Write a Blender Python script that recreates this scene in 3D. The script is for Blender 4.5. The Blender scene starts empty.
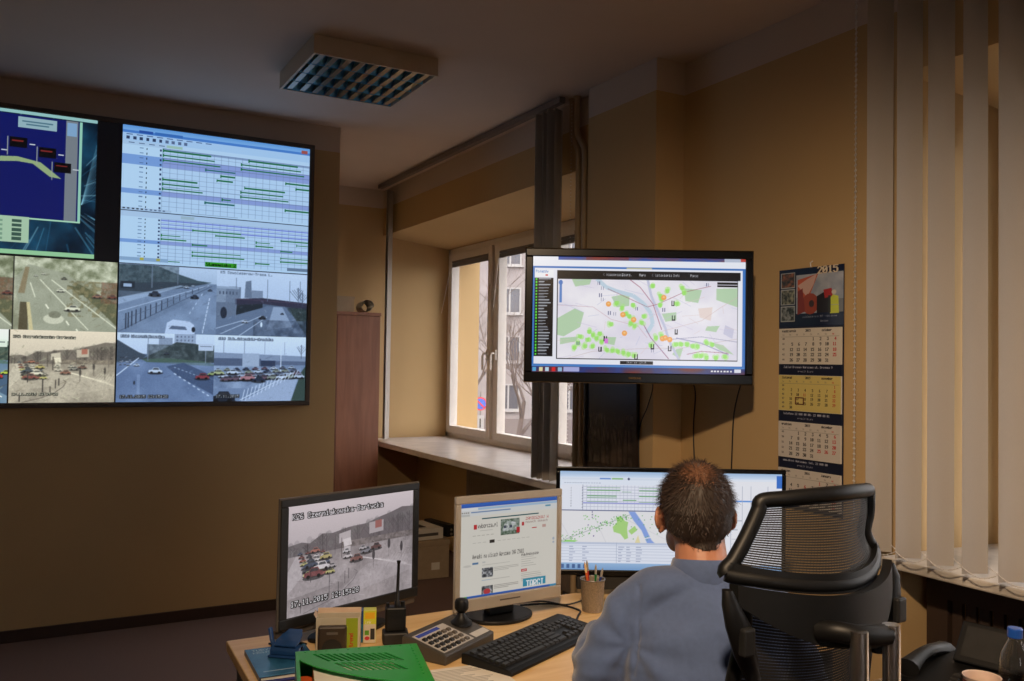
import bpy, bmesh, math, random
import numpy as np
from mathutils import Vector, Matrix, Euler
C = bpy.context.scene
COL = C.collection
random.seed(7)
R = math.radians
PI = math.pi

# ---------------------------------------------------------------- materials
def lin(c):
    return tuple((x / 12.92 if x <= .04045 else ((x + .055) / 1.055) ** 2.4) for x in c)
def srgb(r, g, b):
    return lin((r / 255, g / 255, b / 255))
def new_mat(name):
    m = bpy.data.materials.new(name); m.use_nodes = True
    nt = m.node_tree; b = nt.nodes['Principled BSDF']
    return m, nt, b
def mat(name, col, rough=.5, metal=0, var=.06, scale=30, bump=0, bscale=200, spec=.5, trans=0, coat=0, sheen=0, sub=0):
    """principled material with procedural tone variation and optional bump"""
    m, nt, b = new_mat(name)
    tc = nt.nodes.new('ShaderNodeTexCoord')
    n = nt.nodes.new('ShaderNodeTexNoise'); n.inputs['Scale'].default_value = scale; n.inputs['Detail'].default_value = 3
    nt.links.new(tc.outputs['Object'], n.inputs['Vector'])
    r = nt.nodes.new('ShaderNodeValToRGB')
    r.color_ramp.elements[0].position = .3; r.color_ramp.elements[1].position = .7
    r.color_ramp.elements[0].color = (*[max(0, c * (1 - var)) for c in col], 1)
    r.color_ramp.elements[1].color = (*[min(1, c * (1 + var)) for c in col], 1)
    nt.links.new(n.outputs['Fac'], r.inputs['Fac']); nt.links.new(r.outputs['Color'], b.inputs['Base Color'])
    b.inputs['Roughness'].default_value = rough; b.inputs['Metallic'].default_value = metal
    b.inputs['Specular IOR Level'].default_value = spec
    b.inputs['Coat Weight'].default_value = coat; b.inputs['Sheen Weight'].default_value = sheen
    b.inputs['Transmission Weight'].default_value = trans
    if sub:
        b.inputs['Subsurface Weight'].default_value = sub; b.inputs['Subsurface Radius'].default_value = (.01, .004, .002)
    if bump:
        n2 = nt.nodes.new('ShaderNodeTexNoise'); n2.inputs['Scale'].default_value = bscale; n2.inputs['Detail'].default_value = 2
        nt.links.new(tc.outputs['Object'], n2.inputs['Vector'])
        bp = nt.nodes.new('ShaderNodeBump'); bp.inputs['Strength'].default_value = bump; bp.inputs['Distance'].default_value = .002
        nt.links.new(n2.outputs['Fac'], bp.inputs['Height']); nt.links.new(bp.outputs['Normal'], b.inputs['Normal'])
    return m
def wall_mat(name, low, high, zsplit):
    """painted plaster: one paint up to zsplit, another above (two-tone walls)"""
    m, nt, b = new_mat(name)
    g = nt.nodes.new('ShaderNodeNewGeometry'); s = nt.nodes.new('ShaderNodeSeparateXYZ')
    nt.links.new(g.outputs['Position'], s.inputs[0])
    gt = nt.nodes.new('ShaderNodeMath'); gt.operation = 'GREATER_THAN'; gt.inputs[1].default_value = zsplit
    nt.links.new(s.outputs['Z'], gt.inputs[0])
    n = nt.nodes.new('ShaderNodeTexNoise'); n.inputs['Scale'].default_value = 1.3; n.inputs['Detail'].default_value = 4
    nt.links.new(g.outputs['Position'], n.inputs['Vector'])
    def ramp(c, v):
        r = nt.nodes.new('ShaderNodeValToRGB'); r.color_ramp.elements[0].position = .3; r.color_ramp.elements[1].position = .7
        r.color_ramp.elements[0].color = (*[x * (1 - v) for x in c], 1); r.color_ramp.elements[1].color = (*[min(1, x * (1 + v)) for x in c], 1)
        nt.links.new(n.outputs['Fac'], r.inputs['Fac']); return r
    a, c = ramp(low, .04), ramp(high, .02)
    mx = nt.nodes.new('ShaderNodeMix'); mx.data_type = 'RGBA'
    nt.links.new(gt.outputs[0], mx.inputs['Factor']); nt.links.new(a.outputs[0], mx.inputs['A']); nt.links.new(c.outputs[0], mx.inputs['B'])
    nt.links.new(mx.outputs['Result'], b.inputs['Base Color']); b.inputs['Roughness'].default_value = .85
    b.inputs['Specular IOR Level'].default_value = .2
    n2 = nt.nodes.new('ShaderNodeTexNoise'); n2.inputs['Scale'].default_value = 120
    nt.links.new(g.outputs['Position'], n2.inputs['Vector'])
    bp = nt.nodes.new('ShaderNodeBump'); bp.inputs['Strength'].default_value = .15; bp.inputs['Distance'].default_value = .002
    nt.links.new(n2.outputs['Fac'], bp.inputs['Height']); nt.links.new(bp.outputs['Normal'], b.inputs['Normal'])
    return m
def wood_mat(name, c1, c2, scale=(1, 14, 14), rough=.4, coat=.1):
    m, nt, b = new_mat(name)
    tc = nt.nodes.new('ShaderNodeTexCoord'); mp = nt.nodes.new('ShaderNodeMapping'); mp.inputs['Scale'].default_value = scale
    nt.links.new(tc.outputs['Object'], mp.inputs[0])
    n = nt.nodes.new('ShaderNodeTexNoise'); n.inputs['Scale'].default_value = 3; n.inputs['Detail'].default_value = 6; n.inputs['Distortion'].default_value = .6
    nt.links.new(mp.outputs[0], n.inputs['Vector'])
    r = nt.nodes.new('ShaderNodeValToRGB'); r.color_ramp.elements[0].position = .35; r.color_ramp.elements[1].position = .65
    r.color_ramp.elements[0].color = (*c1, 1); r.color_ramp.elements[1].color = (*c2, 1)
    nt.links.new(n.outputs['Fac'], r.inputs['Fac']); nt.links.new(r.outputs[0], b.inputs['Base Color'])
    b.inputs['Roughness'].default_value = rough; b.inputs['Coat Weight'].default_value = coat
    return m
def glass_mat(name, tint=(1, 1, 1), refl=.06):
    m = bpy.data.materials.new(name); m.use_nodes = True; nt = m.node_tree; nt.nodes.clear()
    o = nt.nodes.new('ShaderNodeOutputMaterial'); t = nt.nodes.new('ShaderNodeBsdfTransparent'); t.inputs[0].default_value = (*tint, 1)
    g = nt.nodes.new('ShaderNodeBsdfGlossy'); g.inputs['Roughness'].default_value = .02
    f = nt.nodes.new('ShaderNodeLayerWeight'); p = nt.nodes.new('ShaderNodeMath'); p.operation = 'POWER'; p.inputs[1].default_value = 4
    a = nt.nodes.new('ShaderNodeMath'); a.operation = 'MULTIPLY_ADD'; a.inputs[1].default_value = .6; a.inputs[2].default_value = refl * .6
    nt.links.new(f.outputs['Facing'], p.inputs[0]); nt.links.new(p.outputs[0], a.inputs[0])
    mx = nt.nodes.new('ShaderNodeMixShader'); nt.links.new(a.outputs[0], mx.inputs[0])
    nt.links.new(t.outputs[0], mx.inputs[1]); nt.links.new(g.outputs[0], mx.inputs[2]); nt.links.new(mx.outputs[0], o.inputs[0])
    return m
def attr_mat(name, emit=0, rough=.3, spec=.5):
    m, nt, b = new_mat(name)
    a = nt.nodes.new('ShaderNodeAttribute'); a.attribute_name = 'Col'
    if emit:
        b.inputs['Base Color'].default_value = (.01, .01, .012, 1)
        nt.links.new(a.outputs['Color'], b.inputs['Emission Color']); b.inputs['Emission Strength'].default_value = emit
    else:
        nt.links.new(a.outputs['Color'], b.inputs['Base Color'])
    b.inputs['Roughness'].default_value = rough; b.inputs['Specular IOR Level'].default_value = spec
    return m

M = {}
BEIGE = srgb(193, 164, 120); WHITE = srgb(206, 190, 176)
M['wall'] = wall_mat('beige_plaster', BEIGE, WHITE, 2.80)
M['ceil'] = mat('ceiling_paint', srgb(210, 193, 182), .9, var=.03, scale=2, bump=.1)
M['carpet'] = mat('carpet_pile', srgb(118, 96, 90), .95, var=.25, scale=220, bump=.6, bscale=400)
M['skirt'] = mat('dark_skirting', srgb(58, 40, 32), .5)
M['sill'] = mat('windowsill_stone', srgb(196, 188, 184), .3, var=.12, scale=9)
M['marble'] = mat('marbled_sill', srgb(186, 180, 172), .3, var=.38, scale=5)
M['pvc'] = mat('white_pvc', srgb(214, 208, 202), .35, var=.02)
M['glass'] = glass_mat('window_glass')
M['lamc'] = mat('cross_blade_metal', srgb(150, 142, 134), .3, metal=1, var=.03)
M['blind'] = mat('blind_fabric', srgb(206, 200, 192), .8, var=.05, scale=60, bump=.2, bscale=500)
M['blindrail'] = mat('blind_rail', srgb(120, 110, 106), .4, var=.03)
M['minib'] = mat('mini_blind_grey', srgb(110, 104, 102), .5)
M['blk'] = mat('black_plastic', srgb(16, 16, 17), .48, var=.1, spec=.3)
M['blkm'] = mat('black_matt_plastic', srgb(24, 24, 25), .55, var=.1, bump=.1)
M['gloss'] = mat('gloss_black_bezel', srgb(9, 9, 11), .25, spec=.25)
M['silver'] = mat('silver_plastic', srgb(172, 162, 148), .35, metal=.3, var=.03)
M['bronze'] = mat('grey_bezel', srgb(100, 92, 84), .35, metal=.3, var=.03)
M['chrome'] = mat('chrome', srgb(225, 220, 215), .28, metal=1, var=.02)
M['desk'] = wood_mat('beech_laminate', srgb(224, 184, 126), srgb(238, 202, 146), (1, 10, 10))
M['greym'] = mat('grey_metal', srgb(110, 106, 104), .4, metal=.4)
M['cab'] = wood_mat('reddish_cabinet', srgb(128, 86, 68), srgb(146, 100, 80), (8, 8, .8), .45)
M['card'] = mat('cardboard', srgb(168, 150, 126), .8)
M['paper'] = mat('paper_white', srgb(226, 222, 214), .8, var=.02)
M['green'] = mat('green_plastic', srgb(34, 150, 62), .3, var=.04)
M['mesh'] = mat('chair_mesh', srgb(24, 22, 21), .7, var=.1)
M['bluep'] = mat('blue_plastic', srgb(30, 66, 118), .35)
M['keyc'] = mat('key_black', srgb(30, 29, 29), .45)
M['lam'] = mat('blue_reflection_louvre', srgb(110, 196, 255), .35, metal=.75, var=.03)  # blue tint paints a sky and screen reflection into the mirror metal
M['lampw'] = mat('lamp_housing', srgb(205, 190, 170), .5, var=.02)

# ---------------------------------------------------------------- mesh helpers
class MB:
    def __init__(s): s.v = []; s.f = []
    def add(s, vs, fs, T=None):
        o = len(s.v)
        s.v += [tuple(T @ Vector(v)) if T is not None else tuple(v) for v in vs]
        s.f += [tuple(i + o for i in f) for f in fs]; return s
    def box(s, x0, x1, y0, y1, z0, z1, T=None):
        return s.add([(x0, y0, z0), (x1, y0, z0), (x1, y1, z0), (x0, y1, z0), (x0, y0, z1), (x1, y0, z1), (x1, y1, z1), (x0, y1, z1)],
                     [(0, 3, 2, 1), (4, 5, 6, 7), (0, 1, 5, 4), (1, 2, 6, 5), (2, 3, 7, 6), (3, 0, 4, 7)], T)
    def prism(s, pts, z0, z1, T=None):
        """polygon (x, y) CCW extruded in z"""
        n = len(pts)
        return s.add([(x, y, z0) for x, y in pts] + [(x, y, z1) for x, y in pts],
                     [tuple(reversed(range(n))), tuple(range(n, 2 * n))] + [(i, (i + 1) % n, n + (i + 1) % n, n + i) for i in range(n)], T)
    def tube(s, pts, r, n=10, T=None, cap=True):
        pts = [Vector(p) for p in pts]; rs = r if isinstance(r, (list, tuple)) else [r] * len(pts)
        vs = []; up = None
        for i, p in enumerate(pts):
            d = (pts[min(i + 1, len(pts) - 1)] - pts[max(i - 1, 0)]).normalized()
            if up is None:
                up = Vector((0, 0, 1)) if abs(d.z) < .9 else Vector((1, 0, 0))
            a = d.cross(up).normalized(); b = a.cross(d).normalized(); up = b
            for k in range(n):
                t = 2 * PI * k / n
                vs.append(p + (a * math.cos(t) + b * math.sin(t)) * rs[i])
        fs = []
        for i in range(len(pts) - 1):
            for k in range(n):
                k2 = (k + 1) % n
                fs.append((i * n + k, i * n + k2, (i + 1) * n + k2, (i + 1) * n + k))
        if cap:
            fs.append(tuple(reversed(range(n)))); fs.append(tuple(range((len(pts) - 1) * n, len(pts) * n)))
        return s.add(vs, fs, T)
    def lathe(s, prof, n=24, T=None, close=True):
        vs = []; fs = []
        for r, z in prof:
            for k in range(n):
                t = 2 * PI * k / n; vs.append((r * math.cos(t), r * math.sin(t), z))
        for i in range(len(prof) - 1):
            for k in range(n):
                k2 = (k + 1) % n; fs.append((i * n + k, i * n + k2, (i + 1) * n + k2, (i + 1) * n + k))
        if close:
            fs.append(tuple(reversed(range(n)))); fs.append(tuple(range((len(prof) - 1) * n, len(prof) * n)))
        return s.add(vs, fs, T)
    def ell(s, c, r, n=14, m=10, T=None):
        vs = []; fs = []
        for i in range(m + 1):
            a = PI * i / m
            for k in range(n):
                t = 2 * PI * k / n
                vs.append((c[0] + r[0] * math.sin(a) * math.cos(t), c[1] + r[1] * math.sin(a) * math.sin(t), c[2] - r[2] * math.cos(a)))
        for i in range(m):
            for k in range(n):
                k2 = (k + 1) % n; fs.append((i * n + k, i * n + k2, (i + 1) * n + k2, (i + 1) * n + k))
        return s.add(vs, fs, T)
    def loft(s, rings, closed=True, cap=True, T=None):
        n = len(rings[0]); vs = [v for r in rings for v in r]; fs = []
        for i in range(len(rings) - 1):
            for k in range(n if closed else n - 1):
                k2 = (k + 1) % n; fs.append((i * n + k, i * n + k2, (i + 1) * n + k2, (i + 1) * n + k))
        if cap and closed:
            fs.append(tuple(reversed(range(n)))); fs.append(tuple(range((len(rings) - 1) * n, len(rings) * n)))
        return s.add(vs, fs, T)

def obj(name, mb, m, parent=None, bevel=0, smooth=False, loc=None, rot=None, seg=2):
    me = bpy.data.meshes.new(name); me.from_pydata(mb.v, [], mb.f); me.update()
    bm = bmesh.new(); bm.from_mesh(me); bmesh.ops.recalc_face_normals(bm, faces=bm.faces[:])
    if bevel:
        es = [e for e in bm.edges if len(e.link_faces) == 2 and e.calc_face_angle(0) > .6]
        bmesh.ops.bevel(bm, geom=es, offset=bevel, segments=seg, affect='EDGES', profile=.5, clamp_overlap=True)
    bm.to_mesh(me); bm.free()
    if smooth:
        me.polygons.foreach_set('use_smooth', [True] * len(me.polygons))
        try: me.set_sharp_from_angle(angle=R(40))
        except Exception: pass
    me.materials.append(M[m] if isinstance(m, str) else m)
    o = bpy.data.objects.new(name, me); COL.objects.link(o)
    if parent: o.parent = parent
    if loc: o.location = loc
    if rot: o.rotation_euler = rot
    return o
def thing(name, label, cat, loc=(0, 0, 0), rotz=0, group=None):
    o = bpy.data.objects.new(name, None); COL.objects.link(o); o.empty_display_size = .05
    o.location = loc; o.rotation_euler = (0, 0, rotz)
    return tag(o, label, cat, group)
def tag(o, label, cat, group=None):
    o['label'] = label; o['category'] = cat
    if group: o['group'] = group
    return o
def struct(o): o['kind'] = 'structure'; return o
def Tm(loc=(0, 0, 0), rot=(0, 0, 0)): return Matrix.Translation(loc) @ Euler(rot).to_matrix().to_4x4()

# ---------------------------------------------------------------- small raster painter (pictures on screens and print)
F57 = ("0000000000 00005F0000 0007000700 147F147F14 242A7F2A12 2313086462 3649552250 0005030000 001C224100 0041221C00 082A1C2A08 08083E0808 "
"0050300000 0808080808 0060600000 2010080402 3E5149453E 00427F4000 4261514946 2141454B31 1814127F10 2745454539 3C4A494930 0171090503 "
"3649494936 064949291E 0036360000 0056360000 0814224100 1414141414 0041221408 0201510906 324979413E 7E1111117E 7F49494936 3E41414122 "
"7F4141221C 7F49494941 7F09090901 3E41415132 7F0808087F 00417F4100 2040413F01 7F08142241 7F40404040 7F0204027F 7F0408107F 3E4141413E "
"7F09090906 3E4151215E 7F09192946 4649494931 01017F0101 3F4040403F 1F2040201F 7F2018207F 6314081463 0304780403 6151494543 007F414100 "
"0204081020 0041417F00 0402010204 4040404040 0001020400 2054545478 7F48444438 3844444420 384444487F 3854545418 087E090102 081454543C "
"7F08040478 00447D4000 2040443D00 7F10284400 00417F4000 7C04180478 7C08040478 3844444438 7C14141408 081414187C 7C08040408 4854545420 "
"043F444020 3C4040207C 1C2040201C 3C4030403C 4428102844 0C5050503C 4464544C44").split()
GL = {}
for _i, _h in enumerate(F57):
    g = np.zeros((8, 6), bool)
    for _c in range(5):
        b_ = int(_h[_c * 2:_c * 2 + 2], 16)
        for _r in range(8): g[_r, _c] = (b_ >> _r) & 1
    GL[chr(32 + _i)] = g
RNG = np.random.RandomState(5)
def vnoise(h, w, cells, rng=RNG):
    gy, gx = max(2, int(cells * h / w) + 2), cells + 2
    g = rng.rand(gy, gx)
    y = np.linspace(0, gy - 1.001, h); x = np.linspace(0, gx - 1.001, w)
    yi = y.astype(int); xi = x.astype(int); fy = (y - yi)[:, None]; fx = (x - xi)[None]
    fy = fy * fy * (3 - 2 * fy); fx = fx * fx * (3 - 2 * fx)
    a = g[yi][:, xi]; b = g[yi][:, xi + 1]; c = g[yi + 1][:, xi]; d = g[yi + 1][:, xi + 1]
    return (a * (1 - fx) + b * fx) * (1 - fy) + (c * (1 - fx) + d * fx) * fy
def fbm(h, w, cells, octv=4):
    s = 0; t = 0; a = 1
    for k in range(octv):
        s = s + a * vnoise(h, w, cells * 2 ** k); t += a; a *= .55
    return s / t
class Cv:
    """canvas; drawing coordinates 0..1 in the current box, y downward"""
    def __init__(s, w, h, bg=(0, 0, 0)):
        s.a = np.zeros((h, w, 3)); s.a[:] = np.array(bg) / 255; s.b = (0, 0, w, h); s.k = 1
    def sub(s, x0, y0, x1, y1):
        X, Y, W, H = s.b; c = Cv.__new__(Cv); c.a = s.a; c.b = (X + x0 * W, Y + y0 * H, (x1 - x0) * W, (y1 - y0) * H); c.k = s.k; return c
    def px(s, x, y): return s.b[0] + x * s.b[2], s.b[1] + y * s.b[3]
    def clip(s): return (max(0, int(round(s.b[0]))), max(0, int(round(s.b[1]))), min(s.a.shape[1], int(round(s.b[0] + s.b[2]))), min(s.a.shape[0], int(round(s.b[1] + s.b[3]))))
    def reg(s, x0, y0, x1, y1):
        a, b = s.px(x0, y0); c, d = s.px(x1, y1); q = s.clip()
        i0 = max(q[0], int(round(a))); j0 = max(q[1], int(round(b))); i1 = min(q[2], max(i0 + 1 if a >= q[0] else 0, int(round(c)))); j1 = min(q[3], max(j0 + 1 if b >= q[1] else 0, int(round(d))))
        return s.a[j0:max(j0, j1), i0:max(i0, i1)]
    def rect(s, x0, y0, x1, y1, c, al=1):
        r = s.reg(x0, y0, x1, y1); r[:] = r * (1 - al) + np.array(c) / 255 * al
    def grad(s, x0, y0, x1, y1, c0, c1):
        r = s.reg(x0, y0, x1, y1)
        if r.size: t = np.linspace(0, 1, r.shape[0])[:, None, None]; r[:] = (np.array(c0) * (1 - t) + np.array(c1) * t) / 255
    def noise(s, x0, y0, x1, y1, c0, c1, cells=12, al=1, octv=4, thr=None):
        r = s.reg(x0, y0, x1, y1)
        if r.shape[0] < 2 or r.shape[1] < 2: return
        n = fbm(r.shape[0], r.shape[1], cells, octv)[..., None]; n = np.clip((n - .28) / .44, 0, 1)
        col = (np.array(c0) * (1 - n) + np.array(c1) * n) / 255
        m = al if thr is None else al * np.clip((n - thr) * 8, 0, 1)
        r[:] = r * (1 - m) + col * m
    def mask(s, pts):
        P = [s.px(*p) for p in pts]; q = s.clip()
        x0 = max(q[0], int(min(p[0] for p in P)) - 1); x1 = min(q[2], int(max(p[0] for p in P)) + 2)
        y0 = max(q[1], int(min(p[1] for p in P)) - 1); y1 = min(q[3], int(max(p[1] for p in P)) + 2)
        if x1 <= x0 or y1 <= y0: return None
        acc = 0
        for ox, oy in ((.25, .25), (.75, .25), (.25, .75), (.75, .75)):
            X, Y = np.meshgrid(np.arange(x0, x1) + ox, np.arange(y0, y1) + oy); ins = np.zeros(X.shape, bool)
            for i in range(len(P)):
                (ax, ay), (bx, by) = P[i], P[i - 1]
                if ay == by: continue
                ins ^= ((ay > Y) != (by > Y)) & (X < (bx - ax) * (Y - ay) / (by - ay) + ax)
            acc = acc + ins
        return s.a[y0:y1, x0:x1], (acc / 4)[..., None]
    def poly(s, pts, c, al=1):
        r = s.mask(pts)
        if r: r[0][:] = r[0] * (1 - r[1] * al) + np.array(c) / 255 * r[1] * al
    def ell(s, x, y, rx, ry, c, al=1): s.poly([(x + rx * math.cos(t * PI / 8), y + ry * math.sin(t * PI / 8)) for t in range(16)], c, al)
    def line(s, x0, y0, x1, y1, c, w=1, al=1):
        a = np.array(s.px(x0, y0)); b = np.array(s.px(x1, y1)); d = b - a; L = np.hypot(*d)
        if L < 1e-6: return
        n = np.array((-d[1], d[0])) / L * w / 2
        q = [a + n, b + n, b - n, a - n]
        s.poly([((p[0] - s.b[0]) / s.b[2], (p[1] - s.b[1]) / s.b[3]) for p in q], c, al)
    def path(s, pts, c, w=1, al=1):
        for i in range(len(pts) - 1): s.line(*pts[i], *pts[i + 1], c, w, al)
    def text(s, x, y, t, hp, c, al=1, wx=.75, bold=0):
        """hp: height in pixels of the glyph cell"""
        hp = hp * s.k; X, Y = s.px(x, y); q = s.clip(); cw = hp * wx
        n = max(1, int(round(len(t) * cw))); h = max(2, int(round(hp)))
        G = np.concatenate([GL.get(ch, GL[' ']) for ch in t], 1).astype(float)
        if bold: G = np.maximum(G, np.roll(G, 1, 1))
        S = 3
        yy = ((np.arange(h * S) + .5) / (h * S) * 8).astype(int); xx = ((np.arange(n * S) + .5) / (n * S) * G.shape[1]).astype(int)
        m = G[yy][:, xx].reshape(h, S, n, S).mean((1, 3))[..., None] * al
        X = int(round(X)); Y = int(round(Y)); x0 = max(q[0], X); y0 = max(q[1], Y); x1 = min(q[2], X + n); y1 = min(q[3], Y + h)
        if x1 <= x0 or y1 <= y0: return
        m = m[y0 - Y:y1 - Y, x0 - X:x1 - X]; r = s.a[y0:y1, x0:x1]; r[:] = r * (1 - m) + np.array(c) / 255 * m
    def otext(s, x, y, t, hp, c=(250, 250, 250), o=(20, 20, 20), wx=.75):
        dx, dy = hp * s.k / 9 / s.b[2], hp * s.k / 9 / s.b[3]
        for i in (-1, 0, 1):
            for j in (-1, 0, 1): s.text(x + i * dx, y + j * dy, t, hp, o, wx=wx, bold=1)
        s.text(x, y, t, hp, c, wx=wx)
    def soften(s, n=1, grain=.03):
        r = s.reg(0, 0, 1, 1)
        for _ in range(n):
            q = np.pad(r, ((1, 1), (1, 1), (0, 0)), 'edge'); r[:] = (q[1:-1, 1:-1] * 2 + q[:-2, 1:-1] + q[2:, 1:-1] + q[1:-1, :-2] + q[1:-1, 2:]) / 6
        r[:] = np.clip(r + (RNG.rand(*r.shape[:2])[..., None] - .5) * grain * 2, 0, 1)
    def tint(s, mul, add=(0, 0, 0)):
        r = s.reg(0, 0, 1, 1); r[:] = np.clip(r * np.array(mul) + np.array(add) / 255, 0, 1)

def picture(name, cv, W, H, m, parent=None, loc=(0, 0, 0), rot=(0, 0, 0), bow=None):
    """flat colour grid W x H metres in local xz plane, facing -y, lower left corner at loc"""
    a = cv.a; h, w = a.shape[:2]
    x = np.linspace(0, W, w); z = np.linspace(H, 0, h); X, Z = np.meshgrid(x, z)
    Y = np.zeros_like(X) if bow is None else bow(X / W, Z / H)
    co = np.stack([X, Y, Z], -1).reshape(-1, 3).astype(np.float32)
    i = np.arange((h - 1) * (w - 1)); r, c = i // (w - 1), i % (w - 1); v0 = r * w + c
    F = np.stack([v0 + w, v0 + w + 1, v0 + 1, v0], -1).astype(np.int32)
    me = bpy.data.meshes.new(name); me.vertices.add(len(co)); me.vertices.foreach_set('co', co.ravel())
    me.loops.add(F.size); me.loops.foreach_set('vertex_index', F.ravel())
    me.polygons.add(len(F)); me.polygons.foreach_set('loop_start', np.arange(0, F.size, 4, dtype=np.int32))
    try: me.polygons.foreach_set('loop_total', np.full(len(F), 4, np.int32))
    except Exception: pass
    me.update(calc_edges=True)
    l = np.where(a <= .04045, a / 12.92, ((np.clip(a, 0, 1) + .055) / 1.055) ** 2.4)
    rgba = np.ones((h * w, 4), np.float32); rgba[:, :3] = l.reshape(-1, 3)
    at = me.color_attributes.new('Col', 'FLOAT_COLOR', 'POINT'); at.data.foreach_set('color', rgba.ravel())
    me.materials.append(m)
    o = bpy.data.objects.new(name, me); COL.objects.link(o); o.location = loc; o.rotation_euler = rot
    if parent: o.parent = parent
    return o

# ---------------------------------------------------------------- what the screens show
def car(cv, x, y, s, col, asp=1.9):
    """small car seen obliquely; s = half length in box units"""
    h = s / asp * cv.b[2] / cv.b[3]
    cv.ell(x, y + h * .75, s * 1.15, h * .45, (30, 30, 34), .7)
    cv.poly([(x - s, y + h * .6), (x - s * .95, y - h * .1), (x - s * .5, y - h * .2), (x - s * .3, y - h * .85), (x + s * .45, y - h * .85), (x + s * .7, y - h * .15), (x + s, y), (x + s, y + h * .6)], col)
    cv.poly([(x - s * .42, y - h * .2), (x - s * .25, y - h * .7), (x + s * .4, y - h * .7), (x + s * .58, y - h * .2)], (50, 54, 62), .85)
    cv.ell(x - s * .55, y + h * .6, s * .2, h * .3, (15, 15, 18)); cv.ell(x + s * .55, y + h * .6, s * .2, h * .3, (15, 15, 18))
def branches(cv, x, y, h, c, n=5, w=1.0, rs=None):
    rs = rs or random.Random(int(x * 1000))
    cv.line(x, y, x, y - h, c, w * 1.6)
    for k in range(n):
        t = .25 + .7 * k / n; a = rs.uniform(.4, .9) * (1 if k % 2 else -1); L = h * (1 - t) * .9
        cv.line(x, y - h * t, x + a * L * .6, y - h * t - L * .8, c, w * .8)
def crossing(cv, osd=True, hp=7, time='17.11.2015 12:15:28'):
    """rainy crossroads seen from a tall mast: queue of cars on the left, bare trees behind"""
    cv.grad(0, 0, 1, .42, (214, 202, 208), (188, 178, 184)); cv.grad(0, .42, 1, 1, (150, 140, 142), (168, 160, 164))
    cv.noise(0, .45, 1, 1, (120, 110, 112), (186, 176, 178), 6, .5)
    for k in range(60):
        x = random.random(); y = random.uniform(.5, .98); cv.line(x, y, x + random.uniform(-.01, .01), y + .06, (random.choice([100, 205]),) * 3, 1.2, .22)
    top = [(0, .36), (.1, .34), (.16, .36), (.25, .29), (.33, .30), (.45, .27), (.6, .26), (.7, .22), (.8, .19), (.9, .15), (1, .16)]
    cv.poly([(0, .46)] + top + [(1, .46)], (98, 88, 94), .9)
    r = random.Random(3)
    for k in range(70):
        x = r.random(); y = .36 - .2 * x; cv.ell(x, y + r.uniform(0, .12), .02, .035, (92 + r.randint(0, 40),) * 3, .3)
    for k in range(34):
        x = r.uniform(.02, 1); b = .30 - .12 * x + (.06 if x < .25 else 0); branches(cv, x, .46, .46 - b - .02, (70, 62, 68), 5, .8, r)
    cv.poly([(.38, .32), (.47, .30), (.47, .40), (.38, .41)], (186, 178, 182)); cv.poly([(.62, .26), (.74, .25), (.74, .36), (.62, .37)], (176, 166, 170))
    cv.poly([(.67, .25), (.725, .245), (.725, .32), (.67, .325)], (190, 84, 74))
    cv.noise(.4, .40, 1, .46, (96, 84, 82), (136, 122, 120), 20)
    # roads and lane marks
    for k in range(9): cv.line(.12 + k * .015, .47 + k * .012, .50 + .02 * k, .62 + k * .02, (182, 176, 178), 1, .5)
    cv.poly([(.0, .62), (.45, .64), (.36, .78), (0, .84)], (178, 170, 174), .6)
    for k in range(12): cv.line(.5 + k * .035, .56 + .012 * k, .62 + k * .035, .60 + .016 * k, (232, 228, 230), 2 * cv.k, .55)
    cv.poly([(.0, .60), (.06, .46), (.12, .47), (.10, .66), (0, .8)], (196, 190, 196), .7); cv.poly([(.3, .95), (.6, .66), (1, .64), (1, .8)], (186, 178, 184), .4)
    for k in range(7): cv.line(.84 + k * .025, .60, .76 + k * .03, .72, (224, 220, 222), 1.5, .4)
    cols = [(190, 80, 60), (70, 90, 130), (220, 220, 220), (150, 60, 55), (60, 66, 80), (210, 205, 80), (225, 225, 228), (90, 96, 104)]
    for row in range(7):
        for k in range(4):
            x = .09 + k * .055 + row * .010; y = .44 + row * .033 + k * .004
            if x < .33: car(cv, x, y, .018 + row * .003, r.choice(cols))
    car(cv, .20, .43, .035, (205, 95, 70)); car(cv, .28, .50, .045, (200, 180, 70)); car(cv, .17, .55, .05, (54, 74, 110)); car(cv, .25, .585, .06, (214, 214, 220)); car(cv, .19, .635, .07, (150, 52, 56)); car(cv, .33, .60, .03, (170, 165, 168))
    cv.poly([(.41, .38), (.47, .37), (.48, .44), (.42, .45)], (216, 212, 214)); cv.rect(.42, .45, .47, .52, (196, 192, 196)); cv.line(.40, .36, .40, .55, (60, 54, 58), 2)
    for x, y, s, c in ((.45, .54, .035, (205, 200, 204)), (.52, .575, .05, (150, 72, 60)), (.60, .52, .045, (120, 124, 138)), (.68, .50, .045, (110, 60, 58)), (.57, .49, .03, (180, 178, 184)), (.44, .49, .03, (190, 190, 196))): car(cv, x, y, s, c)
    for x, y in ((.66, .58), (.79, .50), (.90, .55)):
        cv.ell(x, y, .012, .05, (50, 44, 50), .85); cv.line(x, y, x, y + .13, (70, 60, 64), 2, .5)
    cv.path([(.12, .99), (.3, .93), (.42, .86), (.5, .78), (.53, .71), (.5, .68)], (96, 86, 90), 1.6)
    for x, y, h in ((.10, .98, .10), (.31, .90, .24), (.38, .87, .1), (.43, .80, .12), (.46, .76, .1), (.17, .72, .16)): cv.line(x, y, x, y - h, (48, 42, 48), 2.2)
    cv.line(.35, 0.32, .35, .5, (70, 62, 66), 1.5); cv.line(.62, .3, .62, .48, (80, 72, 76), 1.2); cv.path([(.9, .28), (.93, .25), (.935, .5)], (90, 82, 88), 1.2)
    cv.noise(0, .4, 1, 1, (0, 0, 0), (255, 255, 255), 60, .06)
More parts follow.
